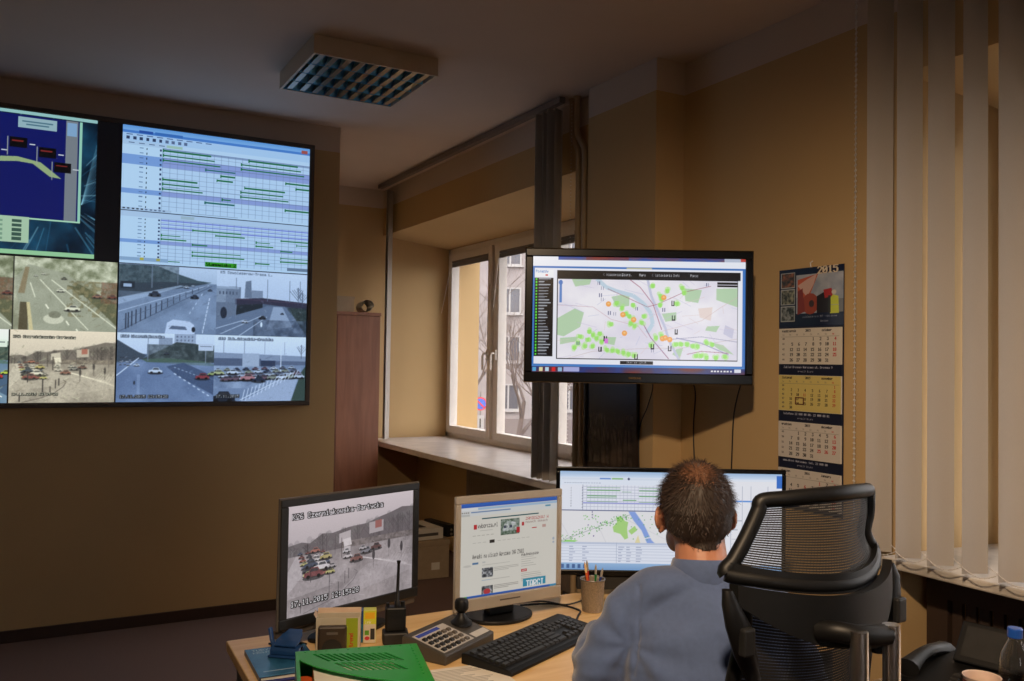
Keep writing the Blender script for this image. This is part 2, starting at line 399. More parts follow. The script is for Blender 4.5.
    q = cv.reg(0, 0, 1, 1); gq = q.mean(2, keepdims=True); q[:] = .52 * q + .48 * gq * np.array((1.04, .97, .99)); q[:] = q * .95 + .045
    for k in range(170):
        x = random.random(); y = random.uniform(.34, .97); L = random.uniform(.01, .05); cv.line(x, y, min(1, x + L * random.uniform(-.3, 1)), y + L * .35, random.choice(((70, 60, 62), (226, 218, 222), (110, 98, 100))), random.uniform(.8, 2.6) * cv.k, .22)
    cv.soften(1, .02)
    if osd:
        cv.otext(.03, .075, 'K26 Czerniakowska-Bartycka', hp, (236, 230, 236)); cv.otext(.03, .86, time, hp, (232, 228, 232))
def highway(cv):
    cv.grad(0, 0, 1, .25, (205, 222, 240), (180, 200, 222)); cv.rect(0, .24, 1, 1, (128, 150, 182))
    cv.poly([(0, .34), (0, .02), (.35, 0), (.55, .1), (.8, .2), (.95, .22), (.8, .27), (.3, .36)], (70, 92, 100)); cv.noise(0, 0, .6, .33, (50, 68, 74), (104, 124, 126), 22, .55)
    cv.poly([(0, .3), (.45, .24), (.9, .24), (.3, .42), (0, .5)], (58, 72, 84)); cv.rect(.02, .26, .16, .36, (40, 50, 62)); cv.rect(.05, .29, .13, .34, (170, 190, 214))
    cv.poly([(0, .52), (.9, .24), (1, .24), (1, .3), (.1, 1), (0, 1)], (116, 138, 168)); cv.noise(0, .4, 1, 1, (100, 122, 152), (160, 182, 212), 5, .35)
    cv.poly([(0, .5), (.62, .28), (.66, .29), (0, .6)], (176, 196, 220), .7)
    cv.line(0, .70, .92, .26, (196, 212, 234), 1.4); cv.line(.02, .98, .95, .27, (70, 84, 108), 1.6, .7)
    for k in range(15):
        t = (k / 15) ** 1.3; x = .08 + .8 * (1 - (1 - t)); y = .95 - .66 * t; h = .20 * (1 - t) + .03; cv.line(x, y, x, y - h, (44, 56, 78), 1.8 * (1 - t) + .8)
    cv.line(.05, .82, .9, .27, (84, 98, 122), 1)
    for k in range(9): t = k / 9; cv.line(.86 + .07 * t, .98 - .55 * t, .865 + .072 * t, .93 - .54 * t, (225, 235, 248), 2)
    for k in range(5): cv.line(.72 + .03 * k, .70 - .07 * k, .73 + .03 * k, .665 - .07 * k, (215, 228, 245), 1.6)
    cv.line(.33, .34, .33, .0, (120, 134, 152), 2); cv.line(.59, .27, .59, .08, (120, 134, 152), 1.3)
    car(cv, .36, .42, .06, (52, 62, 80)); car(cv, .77, .44, .045, (48, 60, 82)); car(cv, .93, .33, .025, (70, 84, 108)); car(cv, .68, .30, .03, (200, 214, 230)); car(cv, .75, .28, .02, (190, 205, 225))
    cv.poly([(.47, 1), (.49, .84), (.55, .79), (.72, .81), (.77, .86), (.78, 1)], (206, 220, 242)); cv.poly([(.51, .93), (.54, .88), (.68, .89), (.70, .94)], (96, 112, 140)); cv.ell(.765, .93, .02, .04, (40, 48, 60))
def bridge(cv):
    cv.grad(0, 0, 1, .5, (214, 228, 246), (196, 212, 234)); cv.rect(0, .5, 1, 1, (86, 104, 132))
    cv.poly([(0, .5), (0, .27), (.22, .25), (.22, .5)], (140, 156, 178)); cv.poly([(.3, .42), (.31, .17), (.37, .15), (.38, .42)], (112, 128, 152)); cv.rect(.38, .3, .5, .44, (132, 148, 172)); cv.rect(.1, .26, .26, .5, (118, 134, 158))
    for k in range(6): cv.rect(.03 + .035 * k, .33, .045 + .035 * k, .38, (74, 88, 112))
    cv.rect(0, .5, .22, .8, (108, 124, 148)); cv.ell(.08, .66, .035, .09, (44, 52, 70)); cv.rect(.0, .26, .24, .29, (160, 176, 198))
    cv.poly([(.2, .44), (.5, .41), (1, .46), (1, .56), (.5, .50), (.2, .53)], (58, 54, 78)); cv.line(.2, .44, 1, .47, (92, 70, 92), 1.5)
    cv.poly([(.22, .53), (.5, .5), (.5, .62), (.2, .78)], (40, 50, 60)); cv.poly([(.8, .54), (1, .56), (1, 1), (.92, .85), (.84, .66)], (52, 68, 70)); cv.noise(.78, .54, 1, 1, (34, 48, 48), (80, 98, 96), 14, .6)
    cv.poly([(0, .78), (.5, .56), (.55, .53), (.75, .53), (.85, .68), (1, .98), (1, 1), (0, 1)], (104, 124, 154)); cv.poly([(.55, .9), (.62, .54), (.72, .54), (.84, .84)], (190, 206, 230), .6)
    cv.noise(.4, .75, 1, 1, (48, 62, 84), (120, 138, 164), 9, .6)
    for a, b in (((.05, .98), (.5, .68)), ((.25, 1), (.55, .7)), ((.0, .9), (.3, .76))): cv.line(*a, *b, (206, 220, 240), 1.4)
    for x in (.21, .55, .80, .92): cv.line(x, .75 if x < .3 else .46, x, .12, (120, 134, 158), 1.5)
    branches(cv, .9, .5, .28, (70, 84, 108), 9, 1.2); branches(cv, .95, .52, .22, (70, 84, 108), 8, 1)
    cv.otext(.04, .03, 'K5 Szwoleżerów-Trasa Ł.'.replace('ż', 'z').replace('ó', 'o').replace('Ł', 'L'), 7, (70, 84, 104), (200, 214, 232))
    car(cv, .31, .78, .035, (196, 206, 220)); car(cv, .50, .71, .04, (40, 50, 64)); car(cv, .72, .64, .02, (50, 60, 76)); cv.ell(.49, .82, .012, .04, (235, 245, 255))
def avenue(cv):
    cv.grad(0, 0, 1, .35, (224, 236, 250), (206, 220, 240)); cv.rect(0, .3, 1, 1, (108, 134, 176))
    cv.poly([(0, .1), (.12, .2), (.22, .28), (.3, .32), (.25, .38), (0, .44)], (64, 80, 96)); cv.rect(.42, .06, .56, .3, (150, 164, 186)); cv.rect(.58, .0, .8, .26, (166, 180, 202)); cv.rect(.3, .16, .42, .34, (160, 174, 196))
    for i in range(5):
        for j in range(4): cv.rect(.60 + .04 * i, .03 + .05 * j, .615 + .04 * i, .055 + .05 * j, (104, 118, 144))
    cv.poly([(.24, .38), (.5, .2), (.6, .12), (.8, .14), (1, .22), (1, .42), (.3, .40)], (64, 78, 78)); cv.noise(.3, .16, 1, .42, (44, 58, 60), (110, 124, 122), 18, .6)
    cv.poly([(.25, .38), (.5, .36), (.9, .4), (1, .44), (1, .47), (.3, .42)], (80, 110, 88)); cv.rect(.83, .14, .99, .24, (206, 216, 230)); cv.rect(.85, .17, .97, .18, (60, 70, 90)); cv.line(.91, .24, .91, .42, (160, 170, 186), 1.5)
    cv.noise(0, .42, 1, 1, (88, 112, 156), (140, 164, 204), 4, .5); cv.poly([(.5, .48), (.68, .42), (1, .62), (1, .9), (.62, .62)], (70, 92, 132))
    for k in range(8): cv.line(.58 + .05 * k, .58 + .045 * k, .605 + .05 * k, .60 + .045 * k, (230, 240, 252), 2)
    for k in range(9): cv.line(.58 + .04 * k, .49 + .02 * k, .60 + .04 * k, .50 + .02 * k, (210, 224, 242), 1.2)
    cv.line(.0, .62, .22, .36, (230, 240, 252), 2); cv.line(.22, .95, .22, .60, (190, 208, 238), 6, .3)
    for k in range(22): car(cv, .03 + .18 * random.random(), .34 + .14 * random.random(), .012, random.choice([(210, 220, 235), (60, 70, 90), (150, 160, 178)]))
    for x, y, s, c in ((.39, .54, .07, (214, 224, 236)), (.20, .46, .03, (226, 236, 248)), (.5, .29, .03, (60, 70, 86)), (.88, .62, .075, (170, 50, 56)), (.985, .58, .05, (170, 186, 80))): car(cv, x, y, s, c)
    cv.line(.31, .4, .31, .05, (130, 144, 166), 1.4); cv.ell(.18, .72, .01, .03, (40, 50, 70)); cv.rect(.58, 0, .8, .03, (166, 180, 202))
    cv.otext(.04, .03, 'K60 Czerniakowska', 7, (240, 246, 252), (70, 84, 104)); cv.otext(.04, .9, '17.11.2015 12:15:28', 7)
def viaduct(cv):
    cv.grad(0, 0, 1, .3, (232, 242, 252), (212, 226, 244)); cv.rect(0, .3, 1, 1, (120, 142, 178))
    cv.poly([(0, .26), (1, .3), (1, .38), (0, .35)], (140, 156, 184)); cv.rect(0, .35, .5, .46, (84, 100, 132)); cv.rect(.3, .27, .48, .48, (172, 186, 208)); cv.rect(.5, .37, .66, .48, (50, 64, 96)); cv.rect(.66, .38, 1, .44, (92, 108, 140))
    cv.noise(0, .46, .95, .8, (96, 118, 154), (176, 194, 222), 7, .6)
    for k in range(4): cv.line(.1 + .22 * k, .27, .1 + .22 * k, .08, (140, 152, 174), 1.2)
    cv.line(.72, .7, .72, .1, (230, 238, 248), 1.6); branches(cv, .95, .34, .22, (90, 100, 120), 8); cv.poly([(.84, 1), (.95, .55), (1, .45), (1, 1)], (60, 84, 72)); cv.poly([(.3, 1), (.86, .56), (.93, .56), (.84, 1)], (168, 184, 212))
    r = random.Random(9); cc = [(200, 210, 226), (120, 84, 100), (54, 66, 96), (170, 182, 204), (150, 154, 130), (90, 100, 124), (214, 222, 236)]
    for row in range(4):
        for k in range(9): car(cv, .04 + .1 * k + .03 * row, .52 + .045 * row - .006 * k, .035 + .008 * row, r.choice(cc))
    car(cv, .36, .63, .08, (206, 120, 120)); car(cv, .48, .66, .07, (40, 52, 80)); car(cv, .10, .93, .13, (34, 42, 58)); car(cv, .05, .56, .06, (196, 200, 120)); car(cv, .2, .55, .06, (210, 220, 234))
    for k in range(15): x = .3 + .042 * k; cv.line(x, 1 - .03 * k + .02, x + .03, .82 - .022 * k, (230, 238, 250), 1.6)
    cv.line(.28, .98, .86, .56, (232, 240, 250), 1.6)
    cv.otext(.04, .03, 'S10 Wyb.Gdanskie-Grodzka', 7, (240, 246, 252), (70, 84, 104)); cv.otext(.03, .9, '17.11.2015', 7)
def diag_road(cv):
    cv.rect(0, 0, 1, 1, (150, 152, 140)); cv.noise(0, 0, 1, 1, (118, 120, 106), (190, 192, 182), 7, .8)
    cv.noise(0, 0, 1, .3, (92, 100, 78), (196, 200, 190), 12, .9); cv.poly([(0, .3), (.13, .1), (.5, .2), (1, .78), (1, 1), (.1, 1)], (146, 150, 142), .8)
    for pts in ([(.55, .3), (.65, .36), (1, .6), (1, .92), (.8, .66), (.62, .45)], [(.5, .36), (.6, .38), (.7, .48), (.62, .5)]):
        cv.poly(pts, (70, 72, 50), .8)
    cv.noise(.5, .3, 1, .8, (54, 58, 40), (134, 124, 96), 12, .7, thr=.45); cv.noise(.84, .3, 1, .6, (110, 64, 52), (80, 70, 60), 8, .6)
    for a, b in (((.24, .3), (.72, .98)), ((.35, .3), (1, .95)), ((.15, .35), (.2, .55))): cv.line(*a, *b, (226, 228, 220), 1.8)
    for k in range(4): cv.line(.3 + .1 * k, .64 + .11 * k, .33 + .1 * k, .70 + .11 * k, (236, 236, 230), 2.6)
    cv.poly([(.05, 1), (.06, .62), (.13, .62), (.14, 1)], (56, 46, 30), .8); cv.poly([(.12, .62), (.15, .62), (.19, 1), (.15, 1)], (196, 184, 150)); cv.poly([(.04, .5), (.1, .14), (.14, .14), (.1, .5)], (120, 100, 74), .7)
    cv.ell(.38, .84, .1, .07, (206, 206, 198), .8); cv.ell(.39, .78, .06, .05, (116, 118, 108))
    for x, y, s, c in ((.56, .68, .075, (214, 214, 206)), (.44, .44, .04, (216, 216, 210)), (.47, .27, .03, (90, 90, 84)), (.2, .25, .02, (206, 206, 200)), (.27, .22, .02, (220, 220, 214)), (.8, .5, .05, (130, 92, 84)), (.95, .5, .05, (96, 50, 46))): car(cv, x, y, s, c)
def gantt(cv, seed=1, rows=15, hi=(3, 4), x0=.2, bars=True, row_hi2=()):
    """timetable of green bars under a ruler, list on the left"""
    cv.rect(0, 0, 1, 1, (222, 232, 250)); cv.rect(0, 0, x0, 1, (228, 238, 252))
    r = random.Random(seed); H = 1 / rows
    for k in hi: cv.rect(0, k * H, 1, (k + 1) * H, (150, 176, 226)); cv.rect(x0, k * H, 1, (k + 1) * H, (172, 176, 224))
    for k in row_hi2: cv.rect(x0, (k + .3) * H, 1, (k + .6) * H, (150, 150, 226))
    for k in range(22): cv.line(x0 + (1 - x0) * k / 21, 0, x0 + (1 - x0) * k / 21, 1, (120, 130, 160), .8, .55)
    for k in range(rows):
        cv.rect(x0, k * H, 1, k * H + H * .12, (120, 124, 156), .45)
        cv.rect(.12, (k + .35) * H, .125, (k + .75) * H, (20, 24, 40)); cv.rect(.085, (k + .4) * H, .105, (k + .6) * H, (90, 110, 150), .7); cv.rect(.185, (k + .3) * H, .195, (k + .75) * H, (60, 70, 110))
def bar(cv, k, rows, a, b, c=(30, 110, 60)):
    H = 1 / rows; cv.rect(a, (k + .3) * H, b, (k + .62) * H, c); cv.rect(a, (k + .15) * H, a + .006, (k + .8) * H, c)
def gantt_windows(cv):
    cv.rect(0, 0, 1, 1, (224, 234, 250))
    cv.grad(0, 0, 1, .035, (120, 170, 226), (150, 190, 236)); cv.rect(0, .035, 1, .055, (90, 140, 210)); cv.rect(0, .055, 1, .11, (206, 222, 246))
    cv.rect(.08, .03, .15, .05, (50, 90, 170)); cv.rect(.16, .03, .3, .05, (70, 120, 190))
    cv.rect(.95, .02, .985, .045, (200, 90, 80))
    for k in range(10): cv.rect(.02 + .032 * k, .08, .036 + .032 * k, .1, (60, 70, 100) if k < 6 else (110, 120, 150))
    for k in range(9): cv.rect(.02 + .05 * k, .062, .05 + .05 * k, .068, (80, 100, 150))
    cv.rect(.22, .115, .3, .135, (196, 214, 190)); cv.rect(0, .11, .22, .14, (212, 222, 240))
    for k in range(4): cv.rect(.03 + .05 * k, .12, .06 + .05 * k, .127, (110, 120, 150))
    g = cv.sub(0, .14, 1, .60); gantt(g, 2, 13, (2, 3, 9)); g.rect(.2, 0, 1, .035, (100, 110, 150), .5)
    b = lambda k, a, e, c=(40, 124, 74): bar(g, k, 13, a, e, c)
    for k, a, e in ((0, .2, .45), (1, .2, .47), (2, .2, .50), (0, .65, .93), (1, .61, .95), (2, .61, .97), (3, .42, .58), (4, .5, .58), (5, .48, .57), (6, .2, .38), (7, .2, .39), (8, .2, .41), (6, .63, .86), (7, .61, .85), (8, .61, .88), (9, .51, .56), (10, .42, .58), (4, .86, 1), (5, .92, 1), (10, .86, 1)): b(k, a, e)
    for k in (3, 10): b(k, .42, .58, (50, 120, 110))
    cv.rect(0, .595, .25, .61, (206, 214, 232))
    for k in range(10): cv.rect(.01 + .022 * k, .598, .022 + .022 * k, .608, (40, 44, 60) if k < 5 else (110, 120, 150))
    cv.rect(.35, .6, .6, .606, (90, 96, 130), .6); cv.rect(0, .615, 1, .622, (40, 50, 80)); cv.rect(0, .622, 1, .66, (214, 222, 240)); cv.rect(.3, .627, .37, .65, (196, 204, 210))
    g = cv.sub(0, .66, 1, .985); gantt(g, 5, 12, (6,), .2, row_hi2=(0, 1, 2))
    for k, a, e in ((2, .36, .62), (3, .48, .64), (4, .2, .3), (5, .2, .33), (3, .84, 1), (4, .93, 1), (4, .7, .78), (5, .7, .8), (6, .36, .44), (6, .84, .91), (8, .36, .62), (9, .36, .64), (8, .84, 1), (9, .84, 1), (11, .22, .3), (10, .7, .78)): bar(g, k, 12, a, e, (50, 134, 70))
    cv.rect(0, .955, .24, .98, (170, 186, 210)); cv.rect(.1, .955, .12, .975, (220, 190, 70)); cv.rect(.18, .955, .2, .975, (200, 180, 90)); cv.rect(.88, .96, 1, .985, (130, 140, 160))
    cv.grad(.43, .955, .60, .99, (70, 180, 40), (50, 150, 30)); cv.text(.435, .957, 'Stanowisko 2', 9, (10, 40, 10), bold=1, wx=.62)

# ---------------------------------------------------------------- camera
C.render.image_settings.color_mode = 'RGB'
F_PX, YAW, PITCH, ROLL = 867.5, .507806, .02559, .015245
fw = Vector((math.sin(YAW) * math.cos(PITCH), math.cos(YAW) * math.cos(PITCH), math.sin(PITCH)))
r0 = Vector((math.cos(YAW), -math.sin(YAW), 0)); u0 = r0.cross(fw)
rt = r0 * math.cos(ROLL) + u0 * math.sin(ROLL); up = u0 * math.cos(ROLL) - r0 * math.sin(ROLL)
cd = bpy.data.cameras.new('camera'); cam = bpy.data.objects.new('camera', cd); COL.objects.link(cam)
cam.matrix_world = Matrix(((rt.x, up.x, -fw.x, 0), (rt.y, up.y, -fw.y, 0), (rt.z, up.z, -fw.z, 1.5), (0, 0, 0, 1)))
cd.sensor_width = 36; cd.lens = F_PX / 1024 * 36; cd.clip_start = .05; cd.clip_end = 500
C.camera = cam
C.view_settings.view_transform = 'Standard'; C.view_settings.look = 'None'; C.view_settings.gamma = 1; C.view_settings.use_curve_mapping = False
C.view_settings.exposure = 0

# ---------------------------------------------------------------- room shell
ZC = 2.956
struct(obj('floor', MB().box(-3.6, 3.6, -3.1, 7.2, -.1, 0), 'carpet'))
struct(obj('ceiling', MB().box(-3.6, 3.6, -3.1, 7.2, ZC, ZC + .1), 'ceil'))
struct(obj('wall_left', MB().box(-3.6, -3.5, -3, 5.26, 0, ZC), 'wall'))
struct(obj('wall_rear', MB().box(-3.6, -.1, -3.3, -3, 0, ZC).box(1.0, 2.73, -3.3, -3, 0, ZC).box(-.1, 1.0, -3.3, -3, 0, .9).box(-.1, 1.0, -3.3, -3, 2.2, ZC), 'wall'))  # opening left for the added fill window
struct(obj('wall_front', MB().box(-3.6, 1.673, 5.26, 7.0, 0, ZC), 'wall'))
struct(obj('wall_back', MB().box(-3.6, 3.55, 7.0, 7.15, 0, ZC), 'wall'))
w = MB(); XO = 3.53
# bay of the left window: lintel (underside falling outwards), apron, near jamb and pillar
w.add([(2.62, 3.97, 2.565), (XO, 3.97, 2.46), (XO, 7.0, 2.46), (2.62, 7.0, 2.565), (2.62, 3.97, ZC), (XO, 3.97, ZC), (XO, 7.0, ZC), (2.62, 7.0, ZC)],
      [(0, 3, 2, 1), (4, 5, 6, 7), (0, 1, 5, 4), (1, 2, 6, 5), (2, 3, 7, 6), (3, 0, 4, 7)])
w.box(2.97, XO, 3.97, 7.0, 0, .803)
w.prism([(2.56, 3.232), (2.73, 3.232), (XO, 3.232), (XO, 3.97), (2.62, 3.97), (2.62, 3.80), (2.56, 3.80)], 0, ZC)
w.prism([(2.73, 2.03), (3.25, 1.98), (XO, 1.98), (XO, 3.232), (2.73, 3.232)], 0, ZC)
w.add([(2.73, -.45, 2.565), (XO, -.45, 2.46), (XO, 2.03, 2.46), (2.73, 2.03, 2.565), (2.73, -.45, ZC), (XO, -.45, ZC), (XO, 2.03, ZC), (2.73, 2.03, ZC)],
      [(0, 3, 2, 1), (4, 5, 6, 7), (0, 1, 5, 4), (1, 2, 6, 5), (2, 3, 7, 6), (3, 0, 4, 7)])
w.box(2.97, XO, -.45, 2.03, 0, .803); w.box(2.73, XO, -3.1, -.45, 0, ZC)
struct(obj('wall_right', w, 'wall'))
struct(obj('baseboard_front', MB().box(-3.5, 1.685, 5.245, 5.26, 0, .062), 'skirt'))
struct(obj('baseboard_right', MB().box(2.715, 2.73, 2.10, 3.23, 0, .062), 'skirt'))
struct(obj('trim_1', MB().box(2.50, 3.25, 3.97, 6.99, .803, .845), 'sill', bevel=.006))
struct(obj('trim_2', MB().box(2.61, 3.25, -.45, 2.03, .811, .845), 'marble', bevel=.006))

def window_frame(name, y0, y1, z0, z1, ys, handles):
    o = bpy.data.objects.new(name, None); COL.objects.link(o); o.location = (3.25, 0, 0); struct(o)
    f = MB()
    f.box(-.01, .07, y0, y1, z0, z0 + .05); f.box(-.01, .07, y0, y1, z1 - .06, z1); f.box(-.01, .07, y0, y0 + .05, z0, z1); f.box(-.01, .07, y1 - .05, y1, z0, z1)
    for k in range(1, len(ys) - 1): f.box(-.01, .07, ys[k] - .03, ys[k] + .03, z0 + .05, z1 - .06)
    obj('window_frame', f, 'pvc', o)
    for k in range(len(ys) - 1):
        a, b = ys[k + 1] + .032, ys[k] - .032
        s = MB(); p, q = z0 + .04, z1 - .05
        e = .062; s.box(-.035, .04, a, a + e, p, q); s.box(-.035, .04, b - e, b, p, q); s.box(-.035, .04, a + e, b - e, p, p + e); s.box(-.035, .04, a + e, b - e, q - e, q)
        so = obj('sash', s, 'pvc', o, bevel=.004)
        obj('pane', MB().box(.0, .006, a + .06, b - .06, p + .06, q - .06), 'glass', o)
        if k in handles:
            h = MB(); yy = b - .037 if handles[k] > 0 else a + .037
            h.box(-.05, -.035, yy - .014, yy + .014, 1.52, 1.60); h.tube([(-.05, yy, 1.57), (-.075, yy, 1.57), (-.085, yy, 1.55), (-.085, yy, 1.44)], .009, 8)
            obj('window_handle', h, 'pvc', so)
    return o
ys1 = [6.975, 6.10, 5.2, 4.3, 4.0]
window_frame('window_1', 3.97, 7.0, .845, 2.49, ys1, {0: -1, 1: 1})
window_frame('window_2', -.45, 2.0, .845, 2.49, [1.98, 1.17, .36, -.43], {0: -1})
wr = window_frame('added_fill_window', -.1, 1.0, .9, 2.2, [.97, -.07], {0: -1}); wr.location = (0, -3.15, 0); wr.rotation_euler = (0, 0, R(-90))  # unseen window added behind the camera to give cool daylight fill
# pleated mini blinds rolled up under the sash tops
for k in range(3):
    a, b = ys1[k + 1] + .097, ys1[k] - .097
    t = thing('mini_blind', ['grey pleated mini blind rolled up at the top of the far left window sash', 'grey pleated mini blind rolled up on the sash right of the window handles', 'grey pleated mini blind rolled up behind the gathered vertical slats'][k], 'blind', (3.228, (a + b) / 2, 2.325), 0, None)
    m = MB()
    for j in range(4): m.box(-.012, .012, a - (a + b) / 2, b - (a + b) / 2, .0 + j * .008, .0055 + j * .008)
    obj('slat_stack', m, 'minib', t); obj('head_box', MB().box(-.014, .014, a - (a + b) / 2, b - (a + b) / 2, .034, .054), 'minib', t, bevel=.003)
    obj('pull_cord', MB().tube([(-.024, (b - a) / 2 - .02, .06), (-.06, (b - a) / 2 + (.10 if k == 0 else 0), -.40)], .0022, 6), 'pvc', t)

# ---------------------------------------------------------------- vertical blinds
def fabric(name, c):
    m = bpy.data.materials.new(name); m.use_nodes = True; nt = m.node_tree; nt.nodes.clear()
    o = nt.nodes.new('ShaderNodeOutputMaterial'); d = nt.nodes.new('ShaderNodeBsdfDiffuse'); t = nt.nodes.new('ShaderNodeBsdfTranslucent')
    tc = nt.nodes.new('ShaderNodeTexCoord'); n = nt.nodes.new('ShaderNodeTexNoise'); mp = nt.nodes.new('ShaderNodeMapping'); mp.inputs['Scale'].default_value = (400, 400, 30)
    nt.links.new(tc.outputs['Object'], mp.inputs[0]); nt.links.new(mp.outputs[0], n.inputs['Vector'])
    r = nt.nodes.new('ShaderNodeValToRGB'); r.color_ramp.elements[0].color = (*[x * .85 for x in c], 1); r.color_ramp.elements[1].color = (*c, 1)
    nt.links.new(n.outputs['Fac'], r.inputs['Fac']); nt.links.new(r.outputs[0], d.inputs[0]); nt.links.new(r.outputs[0], t.inputs[0])
    mx = nt.nodes.new('ShaderNodeMixShader'); mx.inputs[0].default_value = .35
    nt.links.new(d.outputs[0], mx.inputs[1]); nt.links.new(t.outputs[0], mx.inputs[2]); nt.links.new(mx.outputs[0], o.inputs[0]); return m
M['fab'] = fabric('slat_fabric', srgb(205, 198, 190))
def slat(parent, x, y, ang, z0=.862, z1=2.90, wd=.089, twist=0):
    m = MB(); rings = []
    nz = 24
    for i in range(nz + 1):
        z = z0 + (z1 - z0) * i / nz; a = ang + twist * (i / nz); row = []
        front = []; back = []
        for j in range(5):
            u = (j / 4 - .5) * wd; dpt = .006 * (1 - (2 * j / 4 - 1) ** 2)
            c, s = math.cos(a), math.sin(a)
            front.append((u * c - dpt * s, u * s + dpt * c, z)); back.append((u * c - (dpt - .0012) * s, u * s + (dpt - .0012) * c, z))
        rings.append(front + back[::-1])
    m.loft(rings)
    return obj('slat', m, 'fab', parent, smooth=True, loc=(x, y, 0))
vb = thing('vertical_blind', 'pale vertical slat blind spread across the window above the phone', 'blind', (2.60, .8, 0))
obj('head_rail', MB().box(-.022, .022, -1.3, 1.33, 2.905, 2.945), 'blindrail', vb)
rr = random.Random(4); ends = []
for k in range(19):
    a = math.atan2(-.037, .08) + rr.uniform(-.07, .07)
    if k == 0: a = math.atan2(-.055, .08)
    slat(vb, 0, 2.028 - .8 - .1175 * k, a, twist=rr.uniform(-.05, .12)); ends.append((2.028 - .8 - .1175 * k, a))
for side in (-1, 1):
    ch = MB()
    for k in range(len(ends) - 1):
        (ya, aa), (yb, ab) = ends[k], ends[k + 1]; w2 = .044 * side
        p = Vector((w2 * math.cos(aa), ya + w2 * math.sin(aa), .885)); q = Vector((w2 * math.cos(ab), yb + w2 * math.sin(ab), .885))
        pts = [p.lerp(q, t / 8) + Vector((0, 0, -.022 * math.sin(PI * t / 8))) for t in range(9)]; ch.tube(pts, .0016, 5)
        for t in range(0, 9): ch.ell(pts[t], (.0030,) * 3, 6, 4)
    obj('link_chain', ch, 'pvc', vb)
ch = MB()
for dx, dy in ((0, 0), (.012, .012)):
    pts = [(.085 + dx, 1.40 + dy, 2.92 - .02 * i) for i in range(100)]
    for p in pts: ch.ell(p, (.0045,) * 3, 6, 4)
    ch.tube([pts[0], pts[-1]], .0009, 5)
obj('bead_chain', ch, 'pvc', vb)

vb2 = thing('vertical_blind', 'grey vertical slat blind gathered at both ends of its ceiling rail, left window', 'blind', (2.5, 5.35, 0))
obj('head_rail', MB().box(-.018, .018, -1.38, 1.42, 2.918, 2.95), 'blindrail', vb2)
for k in range(7): slat(vb2, .004 * (k % 2), -1.335 + .030 * k, (.55, -.15, .35, -.5)[k % 4], twist=rr.uniform(-.1, .1))
for k in range(5): slat(vb2, .062, 1.33 + .014 * k, R(48) + rr.uniform(-.1, .1))
ch = MB()
for i in range(0, 97): ch.ell((.03, -1.43, 2.9 - .02 * i), (.0028,) * 3, 6, 4)
obj('bead_chain', ch, 'pvc', vb2)

# ---------------------------------------------------------------- heating pipes
M['pipe'] = mat('pipe_paint', srgb(180, 156, 122), .45, var=.03)
for k, (ya, yb) in enumerate(((3.985, 3.915), (3.935, 3.855))):
    p = thing('heating_pipe', ['cream heating pipe running up beside the gathered blind', 'cream heating pipe running up closest to the wall pillar'][k], 'pipe', (2.575, yb, 0))
    d = ya - yb
    obj('pipe', MB().tube([(0, 0, .06), (0, 0, 2.62), (0, .006, 2.66), (0, d - .006, 2.74), (0, d, 2.78), (0, d, ZC - .002)], .0155, 12), 'pipe', p, smooth=True)
    obj('collar', MB().tube([(0, d, ZC - .012), (0, d, ZC - .001)], .021, 14), 'pipe', p)
    for z in (1.0, 2.2): obj('bracket', MB().tube([(0, 0, z), (0, 0, z + .02)], .019, 12).box(.0, .045, -.006, .006, z + .003, z + .017), 'pipe', p)

# ---------------------------------------------------------------- ceiling luminaire (off)
def luminaire(label, x0, y0, name='ceiling_lamp'):
    t = thing(name, label, 'ceiling lamp', (x0 + .303, y0 + .303, ZC - .088)); S = .303
    h = MB()
    h.box(-S, S, -S, -S + .012, 0, .086); h.box(-S, S, S - .012, S, 0, .086); h.box(-S, -S + .012, -S + .012, S - .012, 0, .086); h.box(S - .012, S, -S + .012, S - .012, 0, .086); h.box(-S + .012, S - .012, -S + .012, S - .012, .080, .086)
    obj('housing', h, 'lampw', t)
    In = S - .013; n = 4; W = 2 * In / n
    for k in range(n):
        yc = -In + W * (k + .5); L = MB()
        for sgn in (-1, 1):
            rows = []
            for j in range(7):
                u = j / 6; yy = yc + sgn * (W / 2 - .001 - .030 * u ** 1.6); rows.append([(-In, yy, .002 + .052 * u), (In, yy, .002 + .052 * u)])
            vs = [p for r_ in rows for p in r_]; L.add(vs, [(2 * j, 2 * j + 1, 2 * j + 3, 2 * j + 2) for j in range(6)])
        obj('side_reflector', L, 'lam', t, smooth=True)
        obj('fluorescent_tube', MB().tube([(-In + .01, yc, .066), (In - .01, yc, .066)], .0085, 12), 'paper', t, smooth=True)
        for j in range(9):
            xx = -In + 2 * In * (j + .5) / 9 * 1.0
            b = MB(); y_a, y_b = yc - W / 2 + .002, yc + W / 2 - .002
            b.add([(xx - .013, y_a, .004), (xx + .013, y_a, .004), (xx + .013, y_b, .004), (xx - .013, y_b, .004), (xx - .001, y_a + .03, .048), (xx + .001, y_a + .03, .048), (xx + .001, y_b - .03, .048), (xx - .001, y_b - .03, .048)],
                  [(0, 1, 5, 4), (2, 3, 7, 6), (1, 2, 6, 5), (3, 0, 4, 7), (4, 5, 6, 7), (0, 3, 2, 1)])
            obj('cross_blade', b, 'lamc', t)
    return t
luminaire('square white ceiling lamp with mirrored louvre, switched off, above the room', 1.075, 3.79)

